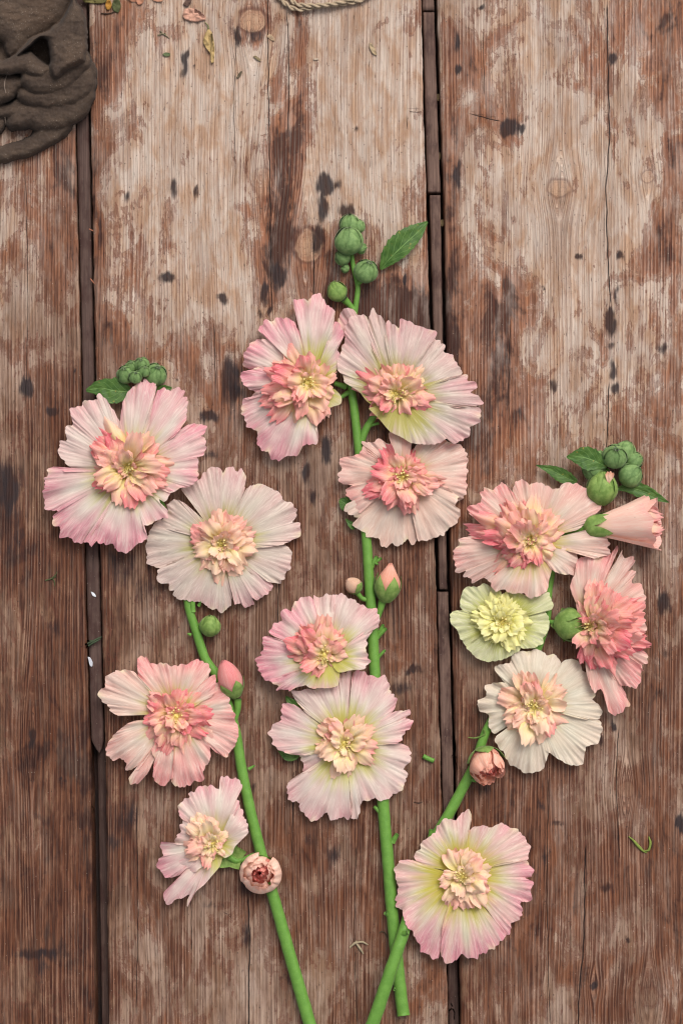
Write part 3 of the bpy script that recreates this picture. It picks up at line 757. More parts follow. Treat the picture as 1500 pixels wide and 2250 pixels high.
_flower_no = [0]
def flower(parent, center, T, petals, inner_c, inner_r, z0, pal, pinkness, n_in, inner_cols, rise=10, droop=16, bias=None, label=None,
           ruffle=9, amp=2.2, greenr=0.42, base_jit=6, pink_each=None, density_len=1.0, stamens=14, stagger=None, calyx_r=46, calyx_at=None, lo=1.5, lean=None, up=0):
    """one open flower: throat and stamens (the flower mesh), outer petals, inner petals, calyx"""
    _flower_no[0] += 1
    sd = _flower_no[0] * 100
    rs = np.random.RandomState(sd)
    c = np.array(T(center)); ic = np.array(T(inner_c))
    rx, ry = inner_r
    # throat plus stamen column
    v1, f1 = disc_cup(c, 34, z0 - 6, z0 + 3)
    col = [np.tile(pal['green'], (len(v1), 1))]
    V, F = [v1], f1.tolist(); off = len(v1)
    sc_ = 0.65 * c + 0.35 * ic
    v2, f2 = disc_cup(sc_, 13 + 2 * rs.rand(), z0 + 24 + up * .6, z0 + 2, 14, 5)
    v2[:, 2] += 2.5 * perlin(v2[:, 0] / 3.5, v2[:, 1] / 3.5, sd % 50)
    V.append(v2); F += (f2 + off).tolist(); off += len(v2)
    col.append(np.tile(lin(236, 218, 128), (len(v2), 1)))
    for k in range(stamens):
        a = rs.uniform(0, 6.28); l = rs.uniform(10, 24); e = rs.uniform(.2, 1.2)
        p0 = np.array([sc_[0] + 2 * math.cos(a), sc_[1] + 2 * math.sin(a), z0 + 4])
        p1 = p0 + np.array([math.cos(a) * math.cos(e) * l, math.sin(a) * math.cos(e) * l, math.sin(e) * l + 20 + up * .6])
        tv, tf, _ = tube_px([p0, (p0 + p1) / 2 + [0, 0, 2], p1], [1.6, 1.5, 2.2], 6, 5)
        V.append(tv); F += [[i + off for i in q] for q in tf]; off += len(tv)
        col.append(np.tile(lin(240, 222, 150), (len(tv), 1)))
    fo = mesh_obj('flower', P(np.vstack(V)), F, MAT['stamen'], parent, col=np.vstack(col))
    if label: fo['label'] = label
    R = max(np.linalg.norm(np.array(T(p)) - c) for pt in petals for p in pt)
    for k, pt in enumerate(petals):
        rim = [T(p) for p in pt]
        mid = np.mean(rim, 0) - c; mid /= np.linalg.norm(mid) + 1e-9
        b = c + mid * base_jit
        zz = z0 + (stagger[k] if stagger else (k % 2) * 2.5)
        Rk = max(max(np.linalg.norm(np.array(p) - c) for p in rim), 0.62 * R)
        pk = 1.15 * pinkness * (pink_each[k] if pink_each else rs.uniform(.8, 1.2))
        outer_petal(fo, b, rim, zz, rise, droop, Rk, sd + k * 11 + 1, pal, pk, tilt=rs.uniform(5, 9), ruffle=ruffle, amp=amp, greenr=greenr, lo=lo)
    cv, cf = calyx_px(T(calyx_at) if calyx_at else c, calyx_r, max(z0 - 16, 2.5), sd * .7)
    mesh_obj('calyx', P(cv), cf, MAT['sepal'], fo)
    # ruffled centre: low outer ring, then steeper and shorter towards the middle
    c0xy = 0.65 * c + 0.35 * ic
    c0, c1, c2, c3 = inner_cols      # base, blade, tip, strong tip
    n_in = int(n_in * 1.7)
    for k in range(n_in):
        f_ = (k + .5) / n_in
        ring = 0 if f_ < .36 else (1 if f_ < .70 else 2)
        az = k * 2.399963 + rs.uniform(-.5, .5)
        ca, sa = math.cos(az), math.sin(az)
        rr = 1.0 / math.sqrt((ca / rx) ** 2 + (sa / ry) ** 2)
        reach = rr * [rs.uniform(.72, 1.10), rs.uniform(.42, .85), rs.uniform(.18, .5)][ring] * density_len
        tipx, tipy = ic[0] + reach * ca, ic[1] + reach * sa
        b0 = c0xy + np.array([ca, sa]) * rr * [.16, .11, .05][ring]
        dx_, dy_ = tipx - b0[0], tipy - b0[1]
        reach = max(math.hypot(dx_, dy_), 10); az = math.atan2(dy_, dx_)
        elev = [rs.uniform(15, 38), rs.uniform(28, 58), rs.uniform(30, 75)][ring]
        curl = [rs.uniform(35, 60), rs.uniform(35, 75), rs.uniform(20, 60)][ring]
        cosm = np.mean(np.cos(np.radians(elev - curl * np.linspace(0, 1, 8) ** 1.2)))
        length = min(reach / max(cosm, .35), reach * 1.35)
        wd = np.clip(length * rs.uniform(.45, .9), 17, 42)
        fx, fy = (ca, sa)
        bias_k = 0 if bias is None else np.clip(fx * bias[0] + fy * bias[1], -1, 1)
        pk = np.clip(rs.beta(.8, 1.1) + 0.7 * bias_k + [.06, 0, -.25][ring], 0, 1)
        tipc = c2 + (c3 - c2) * pk ** 1.3
        midc = c1 + (c2 - c1) * np.clip(pk * .9 - .1, 0, 1)
        base = (b0[0], b0[1], z0 + 6 + up * (1 if lean is None else 1) + [0, 5, 10][ring])
        inner_petal(fo, base, az + rs.uniform(-.2, .2), length, wd, elev, curl, rs.uniform(-30, 30), sd * 7 + k, c0, midc, tipc, teeth=rs.randint(2, 5))
    return fo

def stem_part(parent, name, path, radii, seed=0, mat='stem', noise=.06, seg=12):
    if name == 'main_stem': radii = np.asarray(radii, float) * .86
    v, f, n = tube_px(path, radii, seg, 6, 1.0, noise, seed)
    if name == 'main_stem':
        pr = resample(np.column_stack([np.asarray(path, float), np.asarray(radii, float)]), 6)
        STEMS.append((pr[:, :3], pr[:, 3]))
    return mesh_obj(name, P(v), f, MAT[mat], parent)

def frame_from(axis):
    a = np.array(axis, float); a /= np.linalg.norm(a)
    u = np.cross(a, [0, 0, 1.0]) if abs(a[2]) < .9 else np.cross(a, [1.0, 0, 0])
    u /= np.linalg.norm(u); w = np.cross(a, u)
    return a, u, w

def bud(parent, c, r, length, axis, seed, mat='bud', petals=None, n_sep=5, spread=0.0, sep_mat=None, cover=1.0, point=False):
    """closed or half-open bud: ribbed body, overlapping pointed sepals, optional furled petals"""
    rs = np.random.RandomState(seed)
    a, u, w = frame_from(axis)
    c = np.array(c, float)
    nt, ns = 14, 20
    t = np.linspace(0, 1, nt)[:, None]; th = np.linspace(0, 2 * np.pi, ns, endpoint=False)[None]
    prof = r * np.sin(np.pi * np.clip(t * .93 + .05, 0, 1)) ** .62 * (1 - .10 * t)
    if point: prof = prof * (1 - .62 * sstep(.52, 1, t)) + 2.5 * sstep(.5, .8, t) * np.sin(th * 2 + t * 9)
    rib = 1 + .05 * np.cos(5 * th + seed) * t + .03 * rs.randn(1, ns)
    pos = c + ((t - .5) * length)[..., None] * a + (prof * rib * np.cos(th))[..., None] * u + (prof * rib * np.sin(th))[..., None] * w
    faces = grid_faces(nt, ns, True).tolist() + [list(range(ns)), [(nt - 1) * ns + k for k in range(ns)][::-1]]
    if petals is None:
        bo = mesh_obj('bud', P(pos.reshape(-1, 3)), faces, MAT[mat], parent)
    else:
        col = petals[0] + (petals[1] - petals[0]) * np.clip(t + .25 * np.sin(3 * th + 2 * t), 0, 1)[..., None]
        bo = mesh_obj('bud', P(pos.reshape(-1, 3)), faces, MAT['petal'], parent, col=col.reshape(-1, 3),
                      attrs=dict(vang=(th + 0 * t) * .8, vrad=.4 + .5 * t + 0 * th, vseed=np.full(nt * ns, seed * 1.1)))
    for k in range(n_sep):
        a0 = k * 2 * np.pi / n_sep + seed * .7
        mt, ms = 11, 9
        tt = np.linspace(0, 1, mt)[:, None]; ss = np.linspace(-1, 1, ms)[None]
        tb = tt * cover
        hw = (np.pi / n_sep * 1.16) * np.clip(1 - (tt * 1.02) ** 2.6, 0.02, 1)
        ang = a0 + hw * ss + .12 * tt
        pr = r * np.sin(np.pi * np.clip(tb * .93 + .05, 0, 1)) ** .62 * (1 - .10 * tb)
        pr = pr * (1.05 + .03 * (k % 2)) + .8 + spread * r * tt ** 2 + 1.4 * (1 - np.abs(ss)) * np.clip(tt * 2, 0, 1) * (1 - tt * .6) + .8 * perlin(ss * 2 + k, tt * 3 + seed, seed)
        ax = (tb - .5) * length + 2.0 * tt ** 3
        q = c + ax[..., None] * a + (pr * np.cos(ang))[..., None] * u + (pr * np.sin(ang))[..., None] * w
        q[..., 2] = np.maximum(q[..., 2], .8)
        mesh_obj('sepal', P(q.reshape(-1, 3)), grid_faces(mt, ms), MAT[sep_mat or mat], bo)
    return bo

def furl(parent, c, axis, r, h, seed, cols):
    """half-open bud: overlapping petals wrapped round each other, rims ruffled and leaning in"""
    a, u, w = frame_from(axis); c = np.array(c, float); rs = np.random.RandomState(seed)
    rings = [1, 1, 1, .97, .84, .78, .72, .60, .52, .45, .36, .30, .24, .16, .10]
    for k, q in enumerate(rings):
        nt, ns = 9, 22
        t = np.linspace(0, 1, nt)[:, None]; s = np.linspace(-1, 1, ns)[None]
        span = rs.uniform(.75, 1.15) if q > .6 else rs.uniform(.8, 1.3)
        lean_ = rs.uniform(.05, .5) if q > .6 else rs.uniform(.0, .25)
        o1, o2 = rs.uniform(-.12, .12, 2) * r * (1.6 - q)
        th = k * 2.2 + span * s + rs.uniform(-.2, .2)
        edge_ = 1 - .30 * s ** 4
        rad = r * q * (.62 + .5 * np.sin(np.pi * np.clip(t * .72 + .08, 0, 1)) - lean_ * t ** 3) + 5.5 * t ** 2 * perlin(s * 2.6 + k, t * 2, seed + k) + (4 * t ** 6 if q > .9 else 0)
        ax = h * t * edge_ * (1 - .16 * (1 - q)) + 7 * t ** 2 * perlin(s * 3 + k * 3.1, 2.2, seed) + 2
        p = c + ax[..., None] * a + (rad * np.cos(th))[..., None] * u + (rad * np.sin(th))[..., None] * w
        p = p + (o1 * u + o2 * w) * t[..., None]
        p[..., 2] = np.maximum(p[..., 2], 1.5)
        base = cols[0]; top = cols[1] if q > .45 else cols[2]
        col = base + (top - base) * sstep(.2, .9, t + 0 * s)[..., None]
        col = col + (cols[2] - col) * (.35 * sstep(.9, 1, t + .06 * perlin(s * 3, k, seed)))[..., None]
        mesh_obj('bud_petal', P(p.reshape(-1, 3)), grid_faces(nt, ns), MAT['petal'], parent, col=col.reshape(-1, 3),
                 attrs=dict(vang=(th + 0 * t) * .5, vrad=.4 + .5 * t + 0 * s, vseed=np.full(nt * ns, seed + k * 1.3)))

def leaf(parent, pts_axis, widths, z, seed, teeth=9, fold=.25, bend=6, asym=(1, 1)):
    """serrated leaf along a traced midrib"""
    ax = resample(pts_axis, 3.0)
    n = len(ax)
    t = np.linspace(0, 1, n)
    w = np.interp(t, np.linspace(0, 1, len(widths)), widths)
    tan = np.gradient(ax, axis=0); tan /= np.linalg.norm(tan, axis=1)[:, None]
    nrm = np.stack([-tan[:, 1], tan[:, 0]], -1)
    m = 13
    s = np.linspace(-1, 1, m)
    saw = 1 + .13 * (((t * teeth) % 1.0) - .5) * np.clip(t * 6, 0, 1)
    xs = ax[:, None] + (nrm[:, None] * (w * saw)[:, None, None] * s[None, :, None]) * np.where(s < 0, asym[0], asym[1])[None, :, None]
    zz = z + fold * w[:, None] * np.abs(s)[None] + bend * np.sin(np.pi * t)[:, None] * .6 + 1.6 * perlin(s[None] * 2.2 + seed, t[:, None] * 7, seed)
    zz = np.maximum(zz, 1.0)
    v = P(np.concatenate([xs, zz[..., None]], -1)).reshape(-1, 3)
    return mesh_obj('leaf', v, grid_faces(n, m), MAT['leaf'], parent, attrs=dict(lx=(s[None] + 0 * t[:, None]), ly=(t[:, None] + 0 * s[None])))

def reg(x0, y0, k):
    return lambda p: (x0 + p[0] / k, y0 + p[1] / k)

INP = (lin(238, 224, 118), lin(248, 222, 166), lin(246, 184, 166), lin(234, 106, 122))     # cream-yellow with pink tips
INW = (lin(238, 226, 130), lin(248, 230, 178), lin(248, 208, 178), lin(240, 152, 148))     # paler
INY = (lin(222, 222, 90), lin(238, 240, 140), lin(240, 242, 168), lin(236, 236, 140))      # lemon
INS = (lin(240, 216, 130), lin(246, 206, 168), lin(242, 162, 154), lin(230, 92, 112))      # strong pink
def pk(cream, tan, pink, rose, green, dim=.90):
    return dict(cream=lin(*cream) * dim, tan=lin(*tan) * dim, pink=lin(*pink) * dim, rose=lin(*rose) * dim, green=lin(*green) * dim)
PK1 = pk((234, 225, 211), (228, 214, 198), (234, 172, 180), (230, 122, 146), (204, 204, 84))
PK2 = pk((224, 216, 198), (220, 204, 188), (228, 188, 186), (228, 150, 158), (192, 188, 84), .85)
PK3 = pk((236, 220, 202), (238, 206, 184), (240, 170, 164), (236, 124, 134), (206, 190, 74))
PK4 = pk((234, 231, 208), (232, 224, 196), (236, 220, 198), (238, 216, 196), (208, 206, 104), .88)
PK5 = pk((222, 228, 166), (212, 222, 150), (226, 230, 186), (220, 230, 170), (192, 198, 86), .88)
PK6 = pk((228, 222, 192), (230, 202, 186), (232, 170, 176), (228, 134, 154), (204, 196, 56))

GROUP = 'cut hollyhock stems laid on the table'
# ================================================================== left stem
rootL = empty('hollyhock_stem', P((600, 1990, 0)))
tag(rootL, None, 'flower', GROUP)
rootL['label'] = 'hollyhock stem of four open blooms whose top one overlaps the joint strip below the gloves'
stem_part(rootL, 'main_stem', [(742, 2480, 17), (706, 2340, 17), (676, 2235, 16), (640, 2110, 16), (605, 1985, 15), (575, 1880, 15), (552, 1790, 14.5), (533, 1700, 14), (516, 1600, 14),
          (487, 1500, 13), (452, 1450, 12.5), (432, 1390, 12), (415, 1335, 11.5), (408, 1270, 11), (385, 1180, 10), (345, 1080, 9), (322, 960, 8), (316, 880, 8)],
          [17, 17, 16.5, 16, 15, 14.5, 14, 13.5, 13, 12.5, 12, 11.5, 11, 11, 9, 8, 7, 6], 1)
T = reg(0, 750, 3)
flower(rootL, (850, 850), T, [
    [(490, 850), (440, 810), (395, 745), (390, 665), (435, 650), (425, 590), (435, 550), (480, 550), (468, 500), (460, 450), (500, 425), (540, 430), (540, 395), (590, 380), (640, 390), (635, 350), (665, 350), (700, 385), (740, 440), (800, 540)],
    [(790, 560), (800, 470), (820, 370), (880, 300), (915, 255), (940, 265), (955, 235), (990, 255), (1025, 255), (1030, 320), (1012, 400), (985, 560)],
    [(975, 560), (1015, 400), (1040, 320), (1100, 310), (1125, 325), (1180, 305), (1215, 330), (1210, 365), (1235, 375), (1235, 440), (1225, 520), (1160, 620), (1080, 680)],
    [(1050, 700), (1180, 590), (1250, 545), (1340, 545), (1365, 570), (1350, 610), (1320, 622), (1360, 635), (1360, 700), (1345, 750), (1300, 770), (1310, 830), (1310, 890), (1270, 950), (1200, 965), (1130, 1000), (1000, 960)],
    [(1000, 900), (1200, 955), (1130, 1000), (1090, 1060), (1050, 1040), (1070, 1090), (1105, 1110), (1105, 1160), (1040, 1185), (980, 1210), (945, 1225), (975, 1290), (970, 1310), (910, 1340), (870, 1380), (830, 1395), (765, 1375), (750, 1345), (700, 1340), (660, 1330), (640, 1312), (600, 1360), (590, 1330), (555, 1315), (640, 1240), (720, 1080)],
    [(740, 1090), (655, 1215), (590, 1280), (545, 1330), (490, 1330), (465, 1300), (400, 1290), (390, 1230), (345, 1205), (350, 1150), (380, 1120), (300, 1110), (290, 1040), (275, 990), (290, 970), (290, 900), (310, 890), (310, 850), (350, 825), (390, 835), (420, 860), (490, 862), (620, 850)],
    ], (830, 800), (92, 94), 34, PK1, .72, 40, INP, bias=(-.3, .1), pink_each=[.45, .8, 1.0, 1.1, 1.15, 1.05], ruffle=10, calyx_r=44, lo=12, rise=14, droop=14,
    stagger=[3, 6, 2, 5, 7, 1])
T = reg(300, 980, 3.75)
flower(rootL, (690, 810), T, [
    [(560, 560), (430, 440), (370, 350), (430, 310), (500, 280), (540, 240), (600, 175), (640, 165), (680, 180), (715, 215), (740, 175), (775, 165), (810, 185), (830, 205), (860, 190), (895, 215), (905, 260), (885, 380), (860, 500), (800, 620)],
    [(820, 620), (880, 400), (930, 330), (980, 310), (1050, 310), (1105, 335), (1200, 400), (1210, 440), (1270, 470), (1310, 510), (1325, 580), (1290, 625), (1345, 635), (1360, 690), (1340, 740), (1280, 780), (1200, 815), (1080, 835), (900, 850)],
    [(900, 830), (1100, 832), (1230, 820), (1275, 855), (1280, 920), (1275, 1000), (1240, 1050), (1190, 1125), (1110, 1130), (1000, 1085), (830, 990)],
    [(830, 960), (970, 1065), (1120, 1140), (1125, 1170), (1090, 1210), (1050, 1245), (1000, 1280), (960, 1260), (970, 1300), (930, 1330), (890, 1335), (860, 1305), (810, 1310), (800, 1250), (780, 1190), (740, 1010)],
    [(750, 1000), (785, 1220), (780, 1300), (740, 1360), (690, 1385), (665, 1350), (620, 1355), (590, 1340), (545, 1300), (440, 1280), (340, 1270), (300, 1225), (310, 1190), (265, 1190), (260, 1140), (200, 1135), (170, 1080), (180, 1020), (300, 950), (520, 870)],
    [(540, 880), (350, 945), (200, 1010), (130, 990), (80, 950), (80, 910), (90, 870), (75, 820), (90, 750), (100, 700), (150, 630), (210, 605), (350, 650), (540, 740)],
    [(540, 760), (300, 680), (130, 655), (200, 605), (260, 560), (250, 480), (310, 435), (400, 470), (590, 640)],
    ], (700, 810), (70, 78), 20, PK2, .55, 36, INW, rise=8, droop=14, ruffle=6, pink_each=[.9, .55, .5, 1.2, .7, .35, .6], greenr=.46, stagger=[0, 4, 2, 6, 4, 1, 5])
T = reg(200, 1280, 3)
flower(rootL, (560, 870), T, [
    [(470, 840), (360, 830), (260, 872), (180, 880), (130, 850), (110, 810), (80, 790), (75, 770), (45, 740), (60, 700), (90, 690), (95, 630), (130, 590), (190, 575), (250, 575), (300, 600), (370, 700), (480, 800)],
    [(470, 800), (350, 700), (300, 640), (305, 590), (300, 540), (305, 495), (340, 488), (370, 495), (400, 540), (470, 525), (530, 550), (600, 540), (650, 530), (690, 505), (740, 515), (790, 560), (770, 630), (720, 720), (640, 800)],
    [(620, 800), (690, 700), (780, 620), (820, 605), (828, 650), (820, 700), (800, 750), (740, 780), (650, 840)],
    [(660, 840), (800, 720), (830, 660), (900, 660), (925, 690), (910, 750), (920, 810), (950, 860), (965, 960), (970, 1040), (930, 1110), (890, 1155), (800, 1100), (740, 1000), (650, 920)],
    [(620, 900), (700, 1040), (740, 980), (800, 975), (805, 1010), (785, 1060), (790, 1130), (775, 1190), (740, 1250), (750, 1290), (720, 1310), (680, 1310), (640, 1340), (600, 1355), (550, 1340), (530, 1310), (550, 1150), (560, 960)],
    [(600, 960), (600, 1120), (590, 1240), (530, 1300), (480, 1350), (440, 1330), (410, 1290), (410, 1220), (420, 1160), (400, 1100), (500, 940)],
    [(520, 960), (420, 1150), (380, 1250), (320, 1320), (270, 1330), (245, 1300), (270, 1260), (340, 1210), (490, 960)],
    [(500, 930), (400, 1100), (330, 1190), (270, 1235), (220, 1245), (230, 1200), (190, 1160), (140, 1180), (95, 1110), (110, 1060), (160, 990), (240, 930), (300, 910), (480, 890)],
    ], (560, 900), (78, 80), 26, PK3, .85, 40, INS, bias=(.35, -.2), ruffle=13, pink_each=[.3, 1.1, 1.1, 1.0, 1.1, 1.2, .6, .4], rise=12, droop=15, stagger=[2, 0, 8, 4, 9, 6, 0, 4])
flower(rootL, (820, 1730), T, [
    [(760, 1700), (660, 1590), (600, 1560), (575, 1510), (580, 1450), (650, 1410), (640, 1390), (690, 1370), (720, 1335), (790, 1340), (860, 1360), (880, 1340), (850, 1310), (855, 1280), (900, 1275), (930, 1290), (960, 1280), (1000, 1330), (990, 1370), (960, 1430), (980, 1450), (940, 1560), (850, 1690)],
    [(840, 1690), (930, 1570), (960, 1440), (1000, 1510), (1010, 1560), (1035, 1580), (1040, 1640), (1010, 1680), (950, 1740), (930, 1790), (880, 1815), (830, 1760)],
    [(830, 1760), (865, 1810), (850, 1870), (800, 1930), (740, 2000), (690, 2040), (640, 2130), (630, 2100), (660, 2060), (600, 2080), (550, 2090), (530, 2120), (490, 2120), (470, 2070), (490, 2030), (560, 1960), (640, 1880), (760, 1770)],
    [(780, 1770), (640, 1850), (580, 1930), (520, 1950), (480, 1940), (470, 1910), (440, 1880), (440, 1830), (470, 1800), (455, 1740), (460, 1710), (520, 1715), (580, 1730), (760, 1730)],
    [(790, 1740), (640, 1745), (575, 1735), (550, 1700), (585, 1640), (590, 1590), (640, 1560), (790, 1690)],
    [(790, 1750), (640, 1800), (560, 1850), (560, 1930), (620, 1920), (700, 1900), (830, 1790)],
    ], (745, 1690), (54, 56), 26, PK1, .62, 26, INW, bias=(-.2, .3), ruffle=10, rise=16, droop=18, greenr=.36, calyx_r=36, calyx_at=(920, 1800), pink_each=[.9, .7, 1, 1.1, .5, .8], up=6)
# calyx seen from the side behind the lowest bloom, its stalk, and buds
stem_part(rootL, 'flower_stalk', [(503, 1883, 14), (522, 1893, 14), (560, 1878, 14)], [8, 6, 6], 2)
bud(rootL, (575, 1914, 22), 33, 44, (-.1, .2, 1), 4, petals=(lin(226, 150, 130), lin(210, 96, 90)), n_sep=5, spread=.12, sep_mat='sepal', cover=.6)
furl([o for o in rootL.children if o.name.startswith('bud')][-1], (575, 1916, 14), (-.06, .12, 1), 43, 52, 63, (lin(238, 186, 160), lin(244, 208, 186), lin(228, 118, 108)))
bud(rootL, (462, 1375, 22), 23, 46, (.15, -1, .25), 5, mat='sepal')
stem_part(rootL, 'flower_stalk', [(436, 1372, 14), (448, 1380, 16), (456, 1386, 18)], [5, 4.5, 5], 3)
stem_part(rootL, 'flower_stalk', [(424, 1345, 16), (424, 1320, 18), (440, 1290, 16)], [6, 6, 5], 4)
# pink furled bud beside the third bloom
pb = bud(rootL, (505, 1492, 34), 27, 88, (-.35, -1, .2), 6, petals=(lin(226, 160, 150), lin(228, 124, 128)), n_sep=5, sep_mat='sepal', cover=.45, spread=.1)
stem_part(rootL, 'flower_stalk', [(512, 1590, 16), (522, 1560, 20), (522, 1535, 24)], [7, 7, 9], 5)
# crown of green buds and the leaf at the top
for (x, y, r, z, s_) in [(277, 822, 20, 26, 11), (312, 800, 16, 30, 12), (298, 828, 14, 48, 13), (342, 822, 25, 26, 14), (318, 815, 13, 44, 15), (290, 805, 14, 24, 16)]:
    bud(rootL, (x, y, z), r, r * 2.0, (.2 * math.sin(s_), -.6, .8), s_)
leaf(rootL, [(292, 862), (250, 858), (222, 852), (190, 858)], [6, 22, 30, 22, 14, 3], 22, 3, 6, fold=.12)
leaf(rootL, [(335, 860), (356, 855), (378, 852)], [8, 12, 8, 2], 20, 4, 4)
for (p0, p1) in [((420, 1395, 14), (412, 1392, 16)), ((437, 1330, 14), (441, 1322, 22)), ((546, 1690, 14), (560, 1682, 16))]:
    stem_part(rootL, 'stub', [p0, tuple((np.array(p0) + p1) / 2), p1], [4, 3.2, 1.5], 7)

# ================================================================== middle stem
rootM = empty('hollyhock_stem', P((860, 2010, 0)))
tag(rootM, 'longest hollyhock stem between the other two, with one toothed leaf beside its tip buds', 'flower', GROUP)
stem_part(rootM, 'main_stem', [(886, 2232, 15), (876, 2150, 15), (862, 2010, 15), (853, 1900, 15), (844, 1800, 15), (836, 1680, 14), (828, 1560, 14), (822, 1460, 14), (818, 1380, 13.5), (812, 1290, 13), (806, 1200, 12.5), (797, 1100, 12),
          (789, 1000, 12), (778, 900, 11), (770, 840, 11), (768, 760, 10), (780, 680, 10), (786, 632, 11), (776, 585, 12), (770, 540, 14)],
          [16.5, 16, 16, 15.5, 15.5, 15, 14.5, 14, 14, 13.5, 12.5, 12, 11.5, 11, 10, 9, 7.5, 6.5, 6, 5], 11)
T = reg(500, 600, 2.5)
flower(rootM, (460, 600), T, [
    [(440, 540), (430, 430), (385, 280), (360, 155), (395, 138), (440, 145), (475, 110), (510, 112), (545, 170), (590, 200), (580, 290), (560, 420), (500, 540)],
    [(500, 560), (550, 390), (580, 300), (590, 262), (635, 310), (632, 360), (605, 420), (622, 460), (600, 530), (545, 600)],
    [(430, 570), (330, 400), (250, 360), (210, 340), (165, 310), (210, 260), (250, 265), (275, 240), (340, 250), (372, 268), (365, 300), (395, 320), (450, 540)],
    [(400, 600), (260, 510), (200, 512), (130, 525), (90, 515), (85, 465), (110, 400), (150, 365), (200, 365), (240, 380), (410, 560)],
    [(400, 620), (240, 655), (160, 655), (100, 628), (70, 590), (70, 545), (130, 528), (200, 512), (400, 590)],
    [(400, 630), (220, 665), (150, 655), (110, 700), (80, 690), (75, 770), (95, 800), (105, 840), (160, 875), (160, 930), (185, 980), (220, 985), (235, 1020), (280, 1030), (330, 1010), (385, 1005), (420, 950), (490, 940), (500, 890), (480, 850), (545, 780), (560, 740), (620, 720), (625, 680), (590, 640), (520, 610)],
    ], (390, 610), (96, 92), 26, PK1, .8, 38, INP, bias=(-.6, .1), ruffle=12, pink_each=[.75, .9, 1.2, .9, 1.1, .85], rise=14, droop=16, stagger=[3, 9, 6, 0, 5, 2], greenr=.46)
flower(rootM, (930, 680), T, [
    [(880, 790), (830, 755), (760, 700), (720, 650), (640, 600), (630, 560), (600, 530), (610, 460), (640, 360), (640, 300), (680, 240), (740, 225), (765, 240), (778, 300), (795, 420), (880, 620)],
    [(880, 620), (785, 420), (770, 250), (800, 195), (815, 215), (860, 260), (865, 300), (865, 380), (910, 600)],
    [(905, 600), (868, 380), (865, 300), (885, 265), (940, 300), (945, 255), (970, 250), (1020, 275), (1060, 285), (1100, 300), (1130, 310), (1145, 330), (1140, 355), (1080, 430), (960, 610)],
    [(955, 610), (1060, 440), (1130, 360), (1180, 385), (1195, 410), (1190, 430), (1240, 450), (1255, 490), (1280, 520), (1285, 560), (1200, 590), (980, 650)],
    [(980, 640), (1180, 580), (1250, 565), (1310, 555), (1320, 590), (1355, 595), (1370, 630), (1340, 655), (1390, 680), (1395, 720), (1350, 735), (1260, 740), (980, 690)],
    [(960, 680), (1150, 705), (1280, 735), (1390, 740), (1390, 790), (1380, 820), (1335, 850), (1330, 890), (1290, 920), (1240, 940), (1200, 910), (1150, 940), (1080, 945), (1010, 935), (950, 900), (890, 870), (830, 800), (775, 745), (800, 735), (900, 700)],
    [(720, 300), (640, 340), (600, 290), (605, 250), (640, 190), (690, 195), (720, 240)],
    ], (915, 630), (88, 66), 30, PK2, .75, 34, INP, bias=(-.2, .3), ruffle=11, pink_each=[.9, .45, 1.1, .5, 1.3, .8, 1.2], rise=14, droop=14, lo=6, stagger=[8, 1, 5, 2, 6, 9, -3], greenr=.5)
flower(rootM, (960, 1110), T, [
    [(900, 1130), (760, 1180), (690, 1170), (620, 1155), (605, 1110), (625, 1060), (610, 1025), (660, 1005), (720, 990), (745, 950), (800, 1010), (920, 1090)],
    [(920, 1100), (790, 1020), (745, 950), (740, 925), (790, 930), (840, 915), (880, 935), (905, 940), (885, 905), (885, 870), (930, 860), (970, 900), (1010, 940), (980, 1080)],
    [(970, 1080), (1010, 990), (1040, 940), (1100, 940), (1190, 920), (1250, 935), (1300, 960), (1315, 1000), (1315, 1060), (1320, 1100), (1310, 1150), (1310, 1210), (1265, 1250), (1200, 1170), (1010, 1120)],
    [(1000, 1120), (1130, 1140), (1200, 1135), (1250, 1150), (1280, 1190), (1275, 1220), (1250, 1280), (1280, 1300), (1280, 1340), (1240, 1390), (1210, 1410), (1185, 1440), (1150, 1450), (1110, 1470), (1060, 1475), (1040, 1460), (1030, 1320), (970, 1150)],
    [(990, 1150), (1045, 1300), (1040, 1470), (1010, 1490), (985, 1465), (960, 1490), (930, 1510), (900, 1490), (870, 1515), (840, 1500), (830, 1470), (805, 1450), (770, 1450), (740, 1420), (690, 1400), (690, 1370), (720, 1350), (680, 1330), (645, 1310), (650, 1270), (690, 1250), (900, 1140)],
    [(900, 1130), (800, 1220), (750, 1300), (715, 1322), (690, 1270), (650, 1220), (650, 1190), (690, 1165), (900, 1110)],
    ], (960, 1140), (88, 74), 20, PK3, .55, 40, INS, bias=(-.35, -.5), ruffle=8, pink_each=[.9, .9, .7, .25, .2, .8], rise=8, droop=12, greenr=.36, stagger=[3, 5, 1, 4, 0, 7])
T = reg(540, 1200, 3.462)
